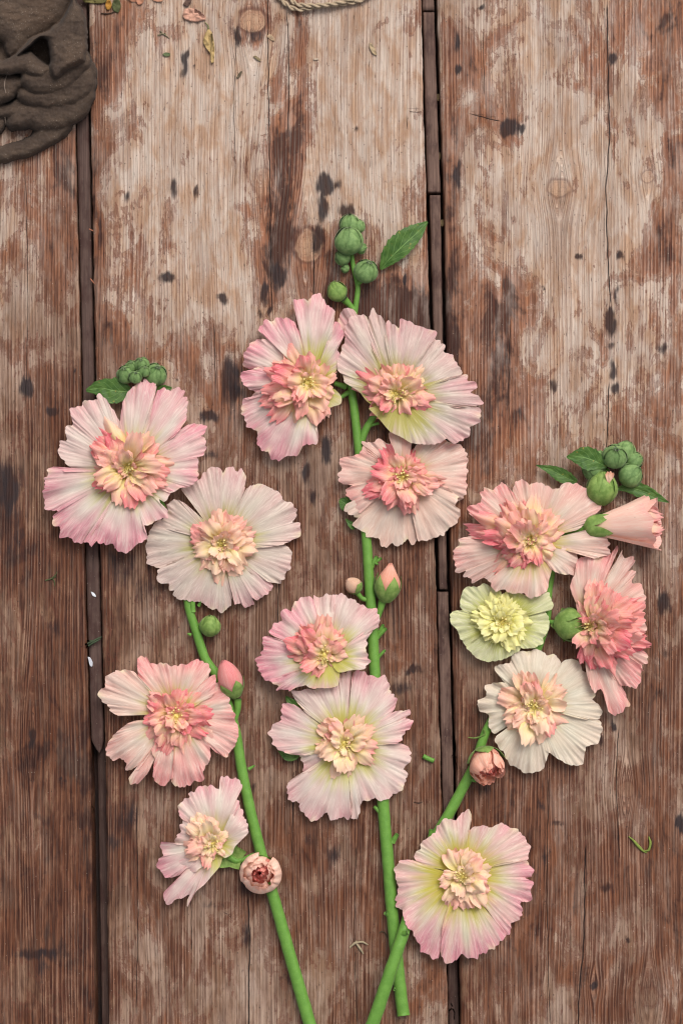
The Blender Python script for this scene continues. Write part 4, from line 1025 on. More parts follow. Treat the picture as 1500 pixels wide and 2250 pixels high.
flower(rootM, (620, 850), T, [
    [(560, 880), (340, 1000), (280, 1020), (180, 1030), (130, 1010), (100, 950), (75, 880), (75, 850), (110, 830), (130, 760), (120, 720), (150, 680), (190, 690), (290, 720), (560, 830)],
    [(560, 820), (280, 715), (200, 680), (180, 650), (205, 610), (215, 580), (265, 570), (270, 500), (300, 465), (340, 490), (365, 420), (410, 400), (430, 380), (500, 380), (530, 470), (610, 780)],
    [(600, 790), (520, 470), (515, 370), (560, 385), (610, 360), (650, 370), (685, 440), (650, 790)],
    [(640, 790), (680, 450), (645, 375), (700, 360), (750, 365), (780, 400), (820, 395), (860, 430), (910, 465), (980, 470), (1000, 500), (1020, 570), (1000, 620), (950, 640), (850, 750), (670, 850)],
    [(670, 840), (800, 760), (890, 670), (955, 600), (960, 650), (920, 710), (920, 780), (930, 850), (960, 870), (940, 900), (880, 940), (800, 945), (700, 960), (640, 880)],
    [(640, 870), (710, 950), (712, 1000), (700, 1060), (640, 1080), (560, 1080), (500, 1085), (450, 1060), (380, 1080), (330, 1100), (270, 1090), (220, 1105), (240, 1070), (190, 1040), (190, 1010), (280, 990), (570, 880)],
    ], (540, 775), (66, 68), 32, PK1, .85, 40, INP, bias=(-.5, 0), ruffle=9, pink_each=[1.25, 1.0, .3, .45, .5, 1.2], rise=12, droop=14, lo=8, stagger=[2, 4, 0, 3, 8, 6], greenr=.5)
flower(rootM, (760, 1500), T, [
    [(680, 1520), (600, 1550), (480, 1590), (380, 1590), (290, 1570), (210, 1510), (200, 1460), (175, 1420), (200, 1360), (260, 1330), (270, 1260), (275, 1200), (320, 1190), (380, 1210), (470, 1280), (680, 1450)],
    [(690, 1440), (470, 1280), (400, 1200), (345, 1110), (430, 1090), (560, 1080), (690, 1060), (710, 990), (740, 965), (800, 960), (792, 1100), (785, 1240), (755, 1440)],
    [(745, 1440), (788, 1200), (800, 1050), (820, 950), (910, 950), (930, 990), (980, 980), (1010, 1000), (1050, 990), (1090, 1030), (1100, 1100), (1140, 1150), (1145, 1190), (1110, 1270), (950, 1400), (810, 1480)],
    [(810, 1470), (1000, 1370), (1120, 1260), (1200, 1250), (1245, 1240), (1245, 1280), (1210, 1310), (1265, 1320), (1270, 1360), (1250, 1395), (1205, 1400), (1190, 1460), (1155, 1500), (1000, 1515), (820, 1510)],
    [(820, 1505), (1000, 1505), (1180, 1500), (1240, 1530), (1255, 1570), (1250, 1640), (1205, 1690), (1225, 1730), (1215, 1800), (1180, 1870), (1100, 1900), (1030, 1940), (980, 1920), (900, 1940), (870, 1980), (870, 2030), (840, 2080), (800, 2080), (815, 2000), (795, 1920), (798, 1780), (770, 1540)],
    [(780, 1540), (802, 1800), (800, 1930), (800, 2050), (770, 2075), (740, 2065), (710, 2060), (690, 2090), (640, 2080), (610, 2030), (560, 2075), (500, 2095), (460, 2050), (405, 2010), (400, 1950), (330, 1940), (310, 1850), (320, 1800), (400, 1740), (560, 1690), (730, 1540)],
    [(720, 1540), (580, 1660), (440, 1720), (430, 1660), (410, 1585), (520, 1570), (700, 1520)],
    ], (730, 1500), (72, 82), 20, PK1, .55, 28, INW, ruffle=8, pink_each=[.9, .6, 1.0, 1.0, .6, .7, .7], rise=10, droop=15, greenr=.5, stagger=[7, 0, 3, 6, 2, 4, 0])
# bud spike at the tip
for (x, y, r, z, s_, ax) in [(768, 492, 22, 20, 31, (0, -1, .5)), (788, 497, 14, 20, 32, (.4, -1, .2)), (766, 528, 31, 32, 33, (-.05, -1, .5)), (752, 565, 17, 18, 34, (-.6, -.5, .3)), (793, 545, 12, 18, 35, (1, -.2, 0)), (758, 590, 9, 14, 36, (-1, -.3, 0)),
                             (804, 595, 26, 26, 37, (.25, -.6, .6))]:
    bud(rootM, (x, y, z), r, r * 2.05, ax, s_)
stem_part(rootM, 'flower_stalk', [(784, 625, 12), (792, 618, 15), (797, 610, 18)], [5, 6, 9], 14)
bud(rootM, (740, 640, 22), 21, 46, (-.5, -1, .2), 38, mat='sepal')
stem_part(rootM, 'flower_stalk', [(776, 680, 12), (766, 668, 15), (756, 658, 18)], [6, 7, 9], 15)
leaf(rootM, [(836, 592), (858, 566), (890, 535), (915, 512), (939, 487)], [3, 20, 28, 26, 18, 2], 12, 5, 10, fold=.18, bend=16, asym=(1.15, .75))
bud(rootM, (776, 1286, 20), 19, 40, (-.7, -.6, .3), 39, mat='sepal', petals=(lin(214, 178, 146), lin(216, 170, 140)), n_sep=3, cover=.45)
stem_part(rootM, 'flower_stalk', [(808, 1318, 14), (795, 1315, 15), (784, 1302, 17)], [6, 5, 6], 16)
bud(rootM, (852, 1280, 28), 29, 88, (.14, -1, .15), 40, petals=(lin(222, 160, 130), lin(238, 158, 132)), n_sep=5, sep_mat='sepal', cover=.68, point=True)
stem_part(rootM, 'flower_stalk', [(820, 1375, 14), (832, 1350, 16), (840, 1320, 18)], [6, 6, 9], 17)
leaf(rootM, [(768, 1118), (758, 1106), (746, 1098)], [10, 16, 14, 4], 10, 6, 4, fold=.1)
leaf(rootM, [(780, 1160), (768, 1150), (760, 1140)], [6, 8, 5, 2], 10, 7, 3)
leaf(rootM, [(660, 1652), (636, 1662), (612, 1648)], [6, 12, 10, 3], 9, 8, 3)
leaf(rootM, [(655, 1560), (640, 1545), (628, 1530)], [8, 12, 8, 2], 9, 9, 3)
for (p0, p1, r) in [((816, 1245, 14), (828, 1222, 20), 6), ((818, 1240, 14), (838, 1226, 20), 4), ((822, 1236, 18), (830, 1240, 24), 3), ((828, 1400, 14), (848, 1380, 20), 6), ((832, 1392, 14), (842, 1372, 20), 5), ((830, 1445, 14), (846, 1428, 18), 4),
                    ((862, 1850, 15), (873, 1832, 22), 6.5), ((842, 1795, 14), (822, 1772, 16), 5), ((852, 2010, 15), (846, 2006, 24), 6), ((760, 850, 14), (735, 842, 16), 7), ((765, 862, 14), (750, 872, 16), 6), ((800, 950, 13), (812, 925, 18), 8), ((812, 935, 15), (832, 930, 18), 4), ((868, 2170, 14), (866, 2175, 26), 4)]:
    stem_part(rootM, 'stub', [p0, tuple((np.array(p0) + p1) / 2 + [0, 0, 2]), p1], [r, r * .85, r * .75], 18)
stem_part(rootM, 'flower_stalk', [(792, 975, 12), (805, 940, 16), (830, 905, 18), (860, 890, 22)], [8, 8, 7, 8], 19)

# ================================================================== right stem
rootR = empty('hollyhock_stem', P((960, 1820, 0)))
tag(rootR, 'hollyhock stem crossing over another near its foot, with one small lemon-yellow bloom', 'flower', GROUP)
stem_part(rootR, 'main_stem', [(742, 2450, 28), (780, 2340, 36), (822, 2240, 44), (852, 2150, 49), (872, 2090, 48), (887, 2046, 40), (902, 1995, 26), (922, 1920, 15), (950, 1850, 14), (985, 1790, 14), (1014, 1735, 14), (1042, 1680, 13), (1066, 1610, 13), (1110, 1530, 12), (1170, 1450, 12), (1200, 1370, 12), (1206, 1290, 12),
          (1225, 1200, 12), (1275, 1120, 14), (1310, 1070, 16), (1335, 1030, 16)], [17, 17, 17, 16.5, 16, 15.5, 15, 15, 14.5, 14, 13.5, 12.5, 11.5, 11, 10, 9.5, 9, 8, 7, 6, 5], 21)
T = reg(960, 940, 2.778)
flower(rootR, (400, 1190), T, [
    [(360, 1180), (250, 1160), (150, 1110), (140, 1040), (170, 970), (250, 970), (280, 950), (330, 970), (390, 1000), (400, 1150)],
    [(390, 1150), (420, 1000), (500, 1010), (600, 1030), (680, 1000), (690, 1040), (715, 1080), (690, 1115), (600, 1120), (440, 1170)],
    [(440, 1160), (560, 1120), (640, 1105), (680, 1150), (685, 1230), (650, 1280), (640, 1320), (560, 1350), (500, 1340), (420, 1220)],
    [(430, 1210), (510, 1340), (440, 1400), (380, 1420), (300, 1430), (240, 1410), (200, 1370), (180, 1330), (360, 1210)],
    [(370, 1220), (200, 1335), (150, 1300), (130, 1270), (120, 1230), (90, 1200), (75, 1140), (100, 1120), (160, 1115), (360, 1180)],
    ], (385, 1185), (62, 62), 22, PK5, .4, 46, INY, rise=12, droop=6, ruffle=5, amp=1.2, greenr=.62, label='small pale lemon-yellow flower', density_len=1.0)
flower(rootR, (590, 700), T, [
    [(560, 640), (300, 570), (240, 560), (200, 530), (185, 490), (240, 460), (270, 440), (265, 400), (290, 370), (340, 370), (390, 330), (430, 360), (480, 420), (590, 640)],
    [(580, 640), (460, 420), (470, 350), (480, 320), (520, 320), (560, 340), (590, 330), (640, 330), (680, 360), (740, 370), (760, 340), (800, 325), (830, 340), (850, 330), (900, 360), (940, 400), (990, 420), (1000, 470), (960, 540), (900, 590), (850, 625), (640, 670)],
    [(650, 670), (850, 650), (880, 630), (950, 615), (1040, 620), (1030, 660), (1050, 700), (1040, 730), (1060, 770), (1000, 790), (960, 800), (920, 770), (860, 765), (660, 710)],
    [(640, 700), (860, 740), (850, 800), (850, 890), (800, 900), (740, 890), (690, 860), (610, 730)],
    [(620, 730), (700, 830), (680, 940), (670, 1000), (620, 1030), (560, 1040), (520, 1010), (460, 1020), (400, 990), (350, 1000), (320, 950), (280, 920), (210, 950), (200, 920), (160, 910), (180, 870), (120, 890), (110, 850), (100, 790), (95, 750), (130, 710), (130, 680), (200, 660), (260, 680), (550, 700)],
    ], (500, 640), (108, 78), 40, PK3, .7, 48, INP, bias=(-.7, .2), ruffle=10, pink_each=[1.1, .6, .35, .35, .6], rise=12, droop=14, lo=14, greenr=.42, stagger=[4, 1, 6, 3, 5])
flower(rootR, (895, 1210), T, [
    [(880, 1180), (850, 1080), (820, 1010), (810, 960), (840, 880), (850, 800), (900, 780), (980, 790), (1060, 760), (1100, 715), (1105, 740), (1080, 800), (1040, 900), (1000, 1000), (930, 1180)],
    [(930, 1170), (1000, 950), (1080, 830), (1130, 740), (1130, 790), (1200, 790), (1200, 830), (1160, 870), (1215, 870), (1190, 940), (1250, 960), (1265, 1010), (1260, 1060), (1130, 1110), (940, 1200)],
    [(930, 1190), (1150, 1060), (1260, 1060), (1240, 1120), (1275, 1190), (1270, 1240), (1220, 1260), (1250, 1300), (1250, 1350), (1280, 1380), (1290, 1440), (1250, 1450), (1260, 1490), (1180, 1450), (930, 1230)],
    [(930, 1220), (1150, 1400), (1240, 1450), (1240, 1540), (1220, 1590), (1150, 1580), (1080, 1560), (900, 1230)],
    [(920, 1230), (980, 1380), (1040, 1500), (1100, 1550), (1150, 1620), (1160, 1670), (1180, 1690), (1150, 1710), (1130, 1740), (1080, 1755), (1045, 1740), (1040, 1690), (1000, 1600), (960, 1620), (930, 1570), (910, 1500), (900, 1420), (870, 1300), (880, 1230)],
    [(900, 1230), (960, 1330), (1000, 1400), (1020, 1440), (980, 1460), (930, 1420), (890, 1340), (870, 1240)],
    ], (1050, 1220), (84, 104), 26, PK3, .8, 54, INS, bias=(.1, .3), ruffle=12, pink_each=[1.0, .5, .8, 1.15, .9, .8], rise=16, droop=12, calyx_r=40, calyx_at=(800, 1200), greenr=.3, stagger=[6, 2, 0, 3, 7, 12], up=8)
flower(rootR, (590, 1700), T, [
    [(560, 1660), (420, 1565), (380, 1520), (350, 1480), (360, 1450), (440, 1430), (450, 1390), (490, 1360), (550, 1360), (600, 1350), (640, 1360), (680, 1390), (720, 1380), (750, 1430), (745, 1460), (690, 1550), (620, 1670)],
    [(610, 1670), (690, 1540), (760, 1430), (820, 1410), (870, 1430), (890, 1480), (920, 1500), (940, 1580), (965, 1640), (940, 1660), (990, 1690), (1010, 1740), (980, 1780), (880, 1778), (640, 1710)],
    [(640, 1700), (800, 1765), (980, 1780), (1005, 1830), (990, 1900), (970, 1930), (910, 1950), (900, 2010), (890, 2050), (850, 2065), (790, 2050), (730, 2020), (690, 1990), (650, 1950), (600, 1740)],
    [(610, 1740), (680, 1960), (660, 2050), (640, 2090), (580, 2105), (520, 2100), (480, 2070), (440, 2060), (400, 1980), (350, 1920), (360, 1880), (400, 1860), (560, 1740)],
    [(560, 1740), (400, 1840), (340, 1870), (310, 1810), (310, 1750), (260, 1730), (240, 1690), (250, 1660), (300, 1640), (290, 1580), (330, 1560), (410, 1555), (550, 1670)],
    ], (585, 1715), (76, 84), 26, PK4, .5, 34, INW, rise=10, droop=16, ruffle=6, amp=1.5, greenr=.40, lo=5, label='cream-white flower with a peach centre')
T = reg(780, 1700, 3.409)
flower(rootR, (790, 760), T, [
    [(720, 730), (500, 690), (440, 640), (450, 580), (490, 570), (490, 510), (550, 470), (590, 440), (620, 380), (670, 340), (720, 330), (750, 355), (770, 315), (800, 290), (840, 268), (870, 290), (870, 350), (850, 410), (790, 540), (800, 690)],
    [(790, 690), (790, 540), (830, 440), (880, 400), (950, 385), (1000, 400), (1060, 385), (1090, 365), (1140, 380), (1180, 410), (1230, 425), (1270, 470), (1300, 520), (1310, 580), (1280, 650), (1150, 660), (1000, 690), (840, 740)],
    [(840, 730), (1020, 670), (1150, 650), (1270, 650), (1330, 710), (1330, 770), (1280, 780), (1330, 810), (1325, 870), (1320, 920), (1300, 965), (1240, 960), (1250, 1010), (1240, 1080), (1170, 1130), (1165, 1180), (1120, 1200), (1030, 1080), (820, 800)],
    [(830, 800), (960, 1000), (1080, 1140), (1130, 1210), (1120, 1240), (1060, 1280), (1040, 1320), (1000, 1320), (980, 1350), (930, 1355), (910, 1390), (850, 1385), (800, 1360), (775, 1380), (740, 1410), (690, 1420), (655, 1390), (640, 1300), (660, 1100), (770, 810)],
    [(780, 810), (680, 1000), (650, 1150), (640, 1290), (620, 1390), (570, 1380), (540, 1355), (490, 1340), (475, 1260), (440, 1230), (430, 1190), (380, 1150), (360, 1080), (350, 1030), (310, 1000), (305, 930), (320, 860), (295, 790), (300, 690), (340, 650), (430, 645), (560, 700), (740, 750)],
    ], (830, 790), (62, 78), 30, PK6, .72, 24, INW, rise=12, droop=16, ruffle=6, greenr=.52, pink_each=[.45, .85, 1.0, 1.1, 1.0], lo=5, base_jit=10, stamens=20)
# half-open trumpet at the top right
def trumpet(parent, base, tip, r0, r1, z, seed):
    b = np.array([*base, z], float); e = np.array([*tip, z + 6], float)
    a, u, w = frame_from(e - b); Lg = np.linalg.norm(e - b)
    th_n, nt = 60, 16
    fo = None
    for k in range(4):
        t = np.linspace(0, 1, nt)[:, None]; s = np.linspace(0, 1, th_n // 2)[None]
        ang = k * 1.57 + 3.4 * s + .5
        rad = (r0 * np.sqrt(np.clip(t * 6, 0.02, 1)) + (r1 - r0) * t ** 1.1) * (0.94 - .10 * k / 3 + .24 * s) + (3.0 * perlin(s * 5 + k, t * 2, seed + k) + 4 * t ** 4 * perlin(s * 11 + k, 1.3, seed + k)) * t
        ln = Lg * (1 - .07 * (k % 3) + .10 * perlin(s * 4, k, seed) + .025 * np.abs(np.sin(s * 14)) - .14 * (2 * s - 1) ** 4)
        q = b + (ln * t)[..., None] * a + (rad * np.cos(ang))[..., None] * u + (rad * np.sin(ang) * .85)[..., None] * w
        q[..., 2] = np.maximum(q[..., 2], 2 + k * .4)
        c = lin(236, 206, 158) + (lin(243, 202, 184) - lin(236, 206, 158)) * sstep(.05, .4, t + 0 * s)[..., None]
        c = c + (lin(236, 172, 164) - c) * (sstep(.8, 1, t + .05 * perlin(s * 9, k, 4)) * .7)[..., None]
        kw = dict(col=c.reshape(-1, 3), attrs=dict(vang=(ang + 0 * t) * .5, vrad=.45 + .5 * t + 0 * s, vseed=np.full(nt * (th_n // 2), seed + k)))
        o = mesh_obj('flower' if k == 0 else 'petal', P(q.reshape(-1, 3)), grid_faces(nt, th_n // 2), MAT['petal'], fo if fo else parent, **kw)
        if k == 0: fo = o
    for k in range(5):
        t = np.linspace(0, 1, 10)[:, None]; s = np.linspace(-1, 1, 7)[None]
        ang = k * 1.257 + .70 * s * (1 - t ** 2.2) + .35
        rad = (r0 * np.sqrt(np.clip(t * 5, 0.02, 1)) + 4 + (r1 - r0) * (t * .36) ** 1.1)
        q = b + (Lg * (t * .44 - .10))[..., None] * a + (rad * np.cos(ang))[..., None] * u + (rad * np.sin(ang) * .85)[..., None] * w
        q[..., 2] = np.maximum(q[..., 2], 1.2)
        mesh_obj('sepal', P((q + 0 * s[..., None]).reshape(-1, 3)), grid_faces(10, 7), MAT['sepal'], fo)
    for k in range(8):
        az = math.atan2(a[1], a[0]) + (k - 3.5) * .16
        p = b + a * Lg * .72 + u * (k - 3.5) * r1 * .2
        inner_petal(fo, (p[0], p[1], z + 14 + 4 * (k % 3)), az, 40 + 6 * (k % 3), 26, 8, 30, 30 * (k % 3 - 1), 980 + k, lin(240, 220, 170), lin(240, 206, 176), lin(234, 160, 156))
    fo['label'] = 'half-open trumpet-shaped flower seen from the side'
    return fo
trumpet(rootR, (1296, 1157), (1444, 1146), 17, 56, 46, 61)
stem_part(rootR, 'flower_stalk', [(1240, 1170, 14), (1265, 1168, 30), (1292, 1158, 44)], [8, 8, 10], 22)
bud(rootR, (1321, 1072, 34), 34, 76, (.05, -1, .2), 51, mat='sepal', n_sep=6)
inner_petal([o for o in rootR.children if o.name.startswith('bud')][-1], (1336, 1062, 62), -math.pi / 2 + .1, 26, 20, 12, 20, 0, 961, lin(230, 190, 160), lin(238, 196, 170), lin(220, 150, 118), 3)
for (x, y, r, z, s_, ax) in [(1350, 1002, 27, 44, 52, (.1, -.5, .8)), (1372, 992, 24, 20, 53, (.5, -1, .2)), (1385, 1043, 27, 28, 54, (.8, -.6, .4)), (1303, 1032, 26, 22, 55, (-.8, -.3, .3)), (1392, 1012, 20, 18, 56, (1, -.3, .2)), (1316, 1004, 14, 20, 57, (-.3, -1, .2))]:
    bud(rootR, (x, y, z), r, r * 2.0, ax, s_)
leaf(rootR, [(1332, 1026), (1304, 1012), (1278, 1004), (1244, 1004)], [3, 16, 26, 24, 14, 2], 46, 11, 7, fold=.12, bend=8)
leaf(rootR, [(1266, 1060), (1236, 1046), (1208, 1032), (1177, 1022)], [6, 14, 16, 12, 6, 1], 18, 12, 8, fold=.15)
leaf(rootR, [(1352, 1074), (1385, 1072), (1420, 1082), (1468, 1104)], [2, 10, 16, 14, 8, 1], 22, 13, 7, fold=.15)
# side-on calyx and stalk of the drooping bloom, bud under the cream bloom
bud(rootR, (1252, 1372, 26), 34, 70, (1, .12, .1), 58, mat='sepal', n_sep=5, spread=.25, cover=.9)
stem_part(rootR, 'flower_stalk', [(1200, 1366, 13), (1212, 1367, 20), (1232, 1370, 24)], [5, 5, 6], 23)
rb = bud(rootR, (1066, 1674, 32), 37, 66, (.25, .8, .5), 59, petals=(lin(228, 160, 136), lin(214, 110, 98)), n_sep=5, sep_mat='sepal', cover=.55, spread=.16)
furl(rb, (1062, 1668, 30), (.30, .75, .75), 36, 50, 64, (lin(238, 180, 150), lin(238, 176, 150), lin(220, 104, 92)))
stem_part(rootR, 'flower_stalk', [(1046, 1672, 14), (1050, 1655, 22), (1060, 1650, 28)], [7, 8, 12], 24)
for (p0, p1, r) in [((1032, 1712, 15), (1046, 1716, 22), 5), ((946, 1838, 14), (946, 1822, 20), 6), ((884, 2052, 50), (896, 2048, 60), 7)]:
    stem_part(rootR, 'stub', [p0, tuple((np.array(p0) + p1) / 2 + [0, 0, 2]), p1], [r, r * .85, r * .75], 25)
stem_part(rootR, 'stipule', [(1062, 1603, 26), (1066, 1612, 26), (1056, 1618, 22), (1042, 1622, 12), (1028, 1620, 4)], [2.5, 2, 1.8, 1.6, .8], 26, mat='sepal')

# ================================================================== gloves
def glove():
    """suede gloves: overlapping leather folds built as layered, rounded sheets over a fine grid; each fold is a part"""
    k = 6.25
    L = [  # name, outline, base height, thickness, rounding width
        ('lining', [(-700, 480), (300, 420), (760, 380), (1040, 700), (1000, 980), (400, 1120), (-700, 1000)], 8, 8, 40),
        ('finger', [(-700, 2240), (0, 2240), (100, 2238), (220, 2195), (420, 2150), (560, 2080), (750, 1980), (900, 1890), (1000, 1740), (900, 1600), (560, 1640), (470, 1790), (400, 1870), (300, 1930), (100, 1975), (0, 2000), (-700, 2010)], 0, 27, 110),
        ('finger', [(-700, 1590), (70, 1600), (78, 1740), (20, 1830), (-100, 1860), (-700, 1880)], 4, 24, 90),
        ('finger', [(-700, 1400), (40, 1430), (260, 1330), (360, 1380), (300, 1600), (80, 1640), (-700, 1640)], 8, 30, 110),
        ('finger', [(120, 1560), (82, 1660), (90, 1740), (150, 1800), (280, 1792), (420, 1775), (540, 1808), (800, 1800), (950, 1742), (1120, 1650), (1220, 1540), (1300, 1350), (1335, 1150), (1325, 930), (1230, 860), (900, 1250), (300, 1380)], 12, 34, 190),
        ('finger', [(-700, 1000), (100, 1010), (330, 1060), (340, 1200), (240, 1290), (215, 1350), (40, 1440), (-100, 1460), (-700, 1480)], 22, 36, 150),
        ('finger', [(225, 1340), (300, 1420), (420, 1480), (620, 1510), (900, 1480), (1040, 1450), (1150, 1380), (1230, 1300), (1290, 1170), (1285, 980), (1190, 880), (950, 1000), (600, 1180), (330, 1180), (240, 1260)], 26, 34, 170),
        ('finger', [(310, 1190), (400, 1280), (560, 1312), (750, 1300), (950, 1230), (1100, 1090), (1220, 960), (1258, 900), (1240, 760), (1160, 680), (900, 780), (500, 950), (290, 990), (275, 1110)], 40, 34, 170),
        ('back_panel', [(-700, -700), (1080, -700), (1040, 0), (880, 270), (720, 400), (470, 530), (270, 750), (120, 800), (60, 660), (0, 560), (-700, 300)], 34, 26, 260),
        ('knuckle', [(-700, 1010), (-700, 850), (0, 835), (130, 795), (280, 730), (420, 695), (480, 735), (550, 815), (700, 930), (690, 1010), (570, 1095), (430, 1060), (310, 1010), (100, 1030)], 50, 32, 130),
        ('cuff_fold', [(960, -700), (1090, -300), (1060, 0), (1130, 120), (1180, 280), (1203, 450), (1198, 700), (1182, 800), (1150, 860), (960, 950), (850, 1040), (740, 1090), (690, 1020), (670, 900), (690, 780), (668, 650), (645, 560), (600, 522), (525, 545), (440, 630), (340, 705), (250, 775), (225, 762), (275, 690), (450, 520), (600, 450), (705, 398), (850, 268), (950, 95), (990, -100), (930, -700)], 60, 40, 95),
    ]
    st = 1.5
    gx = np.arange(-100, 222, st); gy = np.arange(-100, 368, st)
    X, Y = np.meshgrid(gx, gy)
    wx = X * k + 14 * perlin(X / 16, Y / 16, 401) ; wy = Y * k + 14 * perlin(X / 16, Y / 16, 402)
    H = np.zeros_like(X); ID = np.full(X.shape, -1)
    for n, (name, poly, zb, th, wd) in enumerate(L):
        p = np.asarray(poly, float); p = resample(np.vstack([p, p[:1]]), 25)[:-1]
        q = np.roll(p, -1, 0)
        inside = np.zeros(X.shape, bool); d = np.full(X.shape, 1e9)
        for a, b in zip(p, q):
            ab = b - a
            t = np.clip(((wx - a[0]) * ab[0] + (wy - a[1]) * ab[1]) / (ab @ ab + 1e-9), 0, 1)
            d = np.minimum(d, np.hypot(wx - a[0] - t * ab[0], wy - a[1] - t * ab[1]))
            cr = (a[1] > wy) != (b[1] > wy)
            inside ^= cr & (wx < (b[0] - a[0]) * (wy - a[1]) / (b[1] - a[1] + 1e-12) + a[0])
        e = np.clip(d / wd, 0, 1)
        h = zb * np.clip(d / 9, 0, 1) + th * np.sqrt(np.clip(1 - (1 - e) ** 2, 0, 1))
        h = h + (2.2 * perlin(X / 17 + n, Y / 12, 410 + n) + 1.3 * perlin(X / 7, Y / 5.5 + n, 430 + n)) * e
        if name == 'back_panel': h = h - 10 * sstep(-100, 700, wx) - 5 * sstep(100, 700, wy)
        m = inside & (h > H) if name != 'lining' else inside
        H = np.where(m, h, H); ID = np.where(m, n, ID)
    # leather cannot crease razor sharp
    for _ in range(2):
        Hp = np.pad(H, 1, mode='edge')
        B = sum(Hp[1 + a:Hp.shape[0] - 1 + a, 1 + b:Hp.shape[1] - 1 + b] for a in (-1, 0, 1) for b in (-1, 0, 1)) / 9
        H = np.where(ID >= 0, .45 * H + .55 * B, 0)
    ny, nx = X.shape
    F = grid_faces(ny, nx)
    fid = ID.ravel()[F].max(1)
    V = np.stack([X, Y, np.maximum(H, .3)], -1).reshape(-1, 3)
    root = None
    order = [8] + [n for n in range(len(L)) if n != 8]
    for n in order:
        f = F[fid == n]
        if len(f) == 0: continue
        u, inv = np.unique(f, return_inverse=True)
        nm = 'leather_glove' if root is None else L[n][0]
        o = mesh_obj(nm, P(V[u]), inv.reshape(f.shape)[:, ::-1], MAT['suede'], root, origin=P((60, 150, 0)) if root is None else None)
        if root is None: root = o
    hz = lambda x, y: H[int((y / k + 100) / st), int((x / k + 100) / st)]
    for pts in [((98, 1040), (70, 1120), (66, 1200), (86, 1280)), ((72, 1610), (84, 1700), (110, 1760), (150, 1800))]:
        v, f, n = tube_px([(q[0] / k, q[1] / k, hz(*q) + .6) for q in pts], [1.3] * 4, 6, 3)
        mesh_obj('seam', P(v), f, MAT['dry'], root, col=np.tile(lin(128, 112, 100), (len(v), 1)))
    tag(root, 'crumpled dark grey-brown suede work gloves piled by the table joint', 'glove')
    return root
glove()

# ================================================================== twine
def ply(path, r, turns, n_ply=2, seed=0):
    pr = resample(path, 2.0)
    n = len(pr)
    t = np.gradient(pr, axis=0); t /= np.linalg.norm(t, axis=1)[:, None]
    side = np.cross(t, [0, 0, 1.0]); side /= np.linalg.norm(side, axis=1)[:, None]; nz = np.cross(side, t)
    V, F, off = [], [], 0
    for k in range(n_ply):
        ph = np.arange(n) * turns + k * 2 * np.pi / n_ply
        c = pr + r * .55 * (np.cos(ph)[:, None] * side + np.sin(ph)[:, None] * nz)
        th = np.linspace(0, 2 * np.pi, 7, endpoint=False)
        v = c[:, None] + r * .62 * (1 + .12 * perlin(np.arange(n) / 3.0, k, seed))[:, None, None] * (np.cos(th)[None, :, None] * side[:, None] + np.sin(th)[None, :, None] * nz[:, None])
        V.append(v.reshape(-1, 3)); F.append(grid_faces(n, 7, True) + off); off += n * 7
    # loose fibres
    rs = np.random.RandomState(seed)
    Fl = np.vstack(F).tolist()
    for k in range(n // 4):
        i = rs.randint(n); d = rs.randn(3); d[2] = abs(d[2]); d /= np.linalg.norm(d)
        p0 = pr[i] + d * r * .8; p1 = p0 + d * rs.uniform(2, 5) + t[i] * rs.uniform(-4, 4)
        q = np.array([p0, p0 + [.35, .35, 0], p1]); V.append(q); Fl.append([off, off + 1, off + 2]); off += 3
    return np.vstack(V), Fl
tw = None
for k, path in enumerate([[(560, -60, 7), (600, -20, 7), (622, 4, 7), (640, 17, 8), (660, 21, 9), (690, 16, 8), (740, 10, 7), (788, 2, 7), (830, -20, 7)],
                          [(610, -40, 6), (630, -12, 6), (645, 5, 6), (660, 11, 13), (700, 12, 14), (745, 6, 13), (780, -6, 10), (800, -40, 7)]]):
    v, f = ply(path, 5.0, .33, 2, 5 + k)
    o = mesh_obj('twine' if tw is None else 'loop', P(v), f, MAT['dry'], tw, col=np.tile(lin(178, 158, 132), (len(v), 1)))
    if tw is None: tw = o
tag(tw, 'loop of pale jute twine above a knot in the middle plank', 'twine')

# ================================================================== scattered bits
def flake(name, outline, z, col, label, cat, seed, thick=1.6, group=None, curl=4, mat='dry'):
    """dried curled scrap: dome-shaped outline with a real thickness"""
    o = np.asarray(outline, float); c = o.mean(0)
    r = resample(np.vstack([o, o[:1]]), 2.5)[:-1]
    n = len(r)
    V = []
    ts = [1, .75, .45, .15]
    for t in ts:
        q = c + (r - c) * t
        zz = z + thick + curl * (1 - t) * .4 + curl * .9 * perlin(q[:, 0] / 9 + seed, q[:, 1] / 9, seed) + curl * .4 * t ** 3
        V.append(np.column_stack([q, np.maximum(zz, z + .6)]))
    bot = V[0].copy(); bot[:, 2] -= thick; bot[:, 2] = np.maximum(bot[:, 2], z + .2)
    V.append(bot)
    v = np.vstack(V)
    f = []
    for k in range(3):
        for j in range(n): f.append([k * n + j, k * n + (j + 1) % n, (k + 1) * n + (j + 1) % n, (k + 1) * n + j])
    f.append([3 * n + j for j in range(n)])
    for j in range(n): f.append([4 * n + j, 4 * n + (j + 1) % n, (j + 1) % n, j])
    f.append([4 * n + j for j in range(n)][::-1])
    cc = np.tile(col, (len(v), 1)) * (1 + .25 * perlin(v[:, 0] / 6, v[:, 1] / 6, seed + 1))[:, None]
    ob = mesh_obj(name, P(v), f, MAT[mat], None, origin=P((c[0], c[1], z)), col=np.clip(cc, 0, 1))
    return tag(ob, label, cat, group)

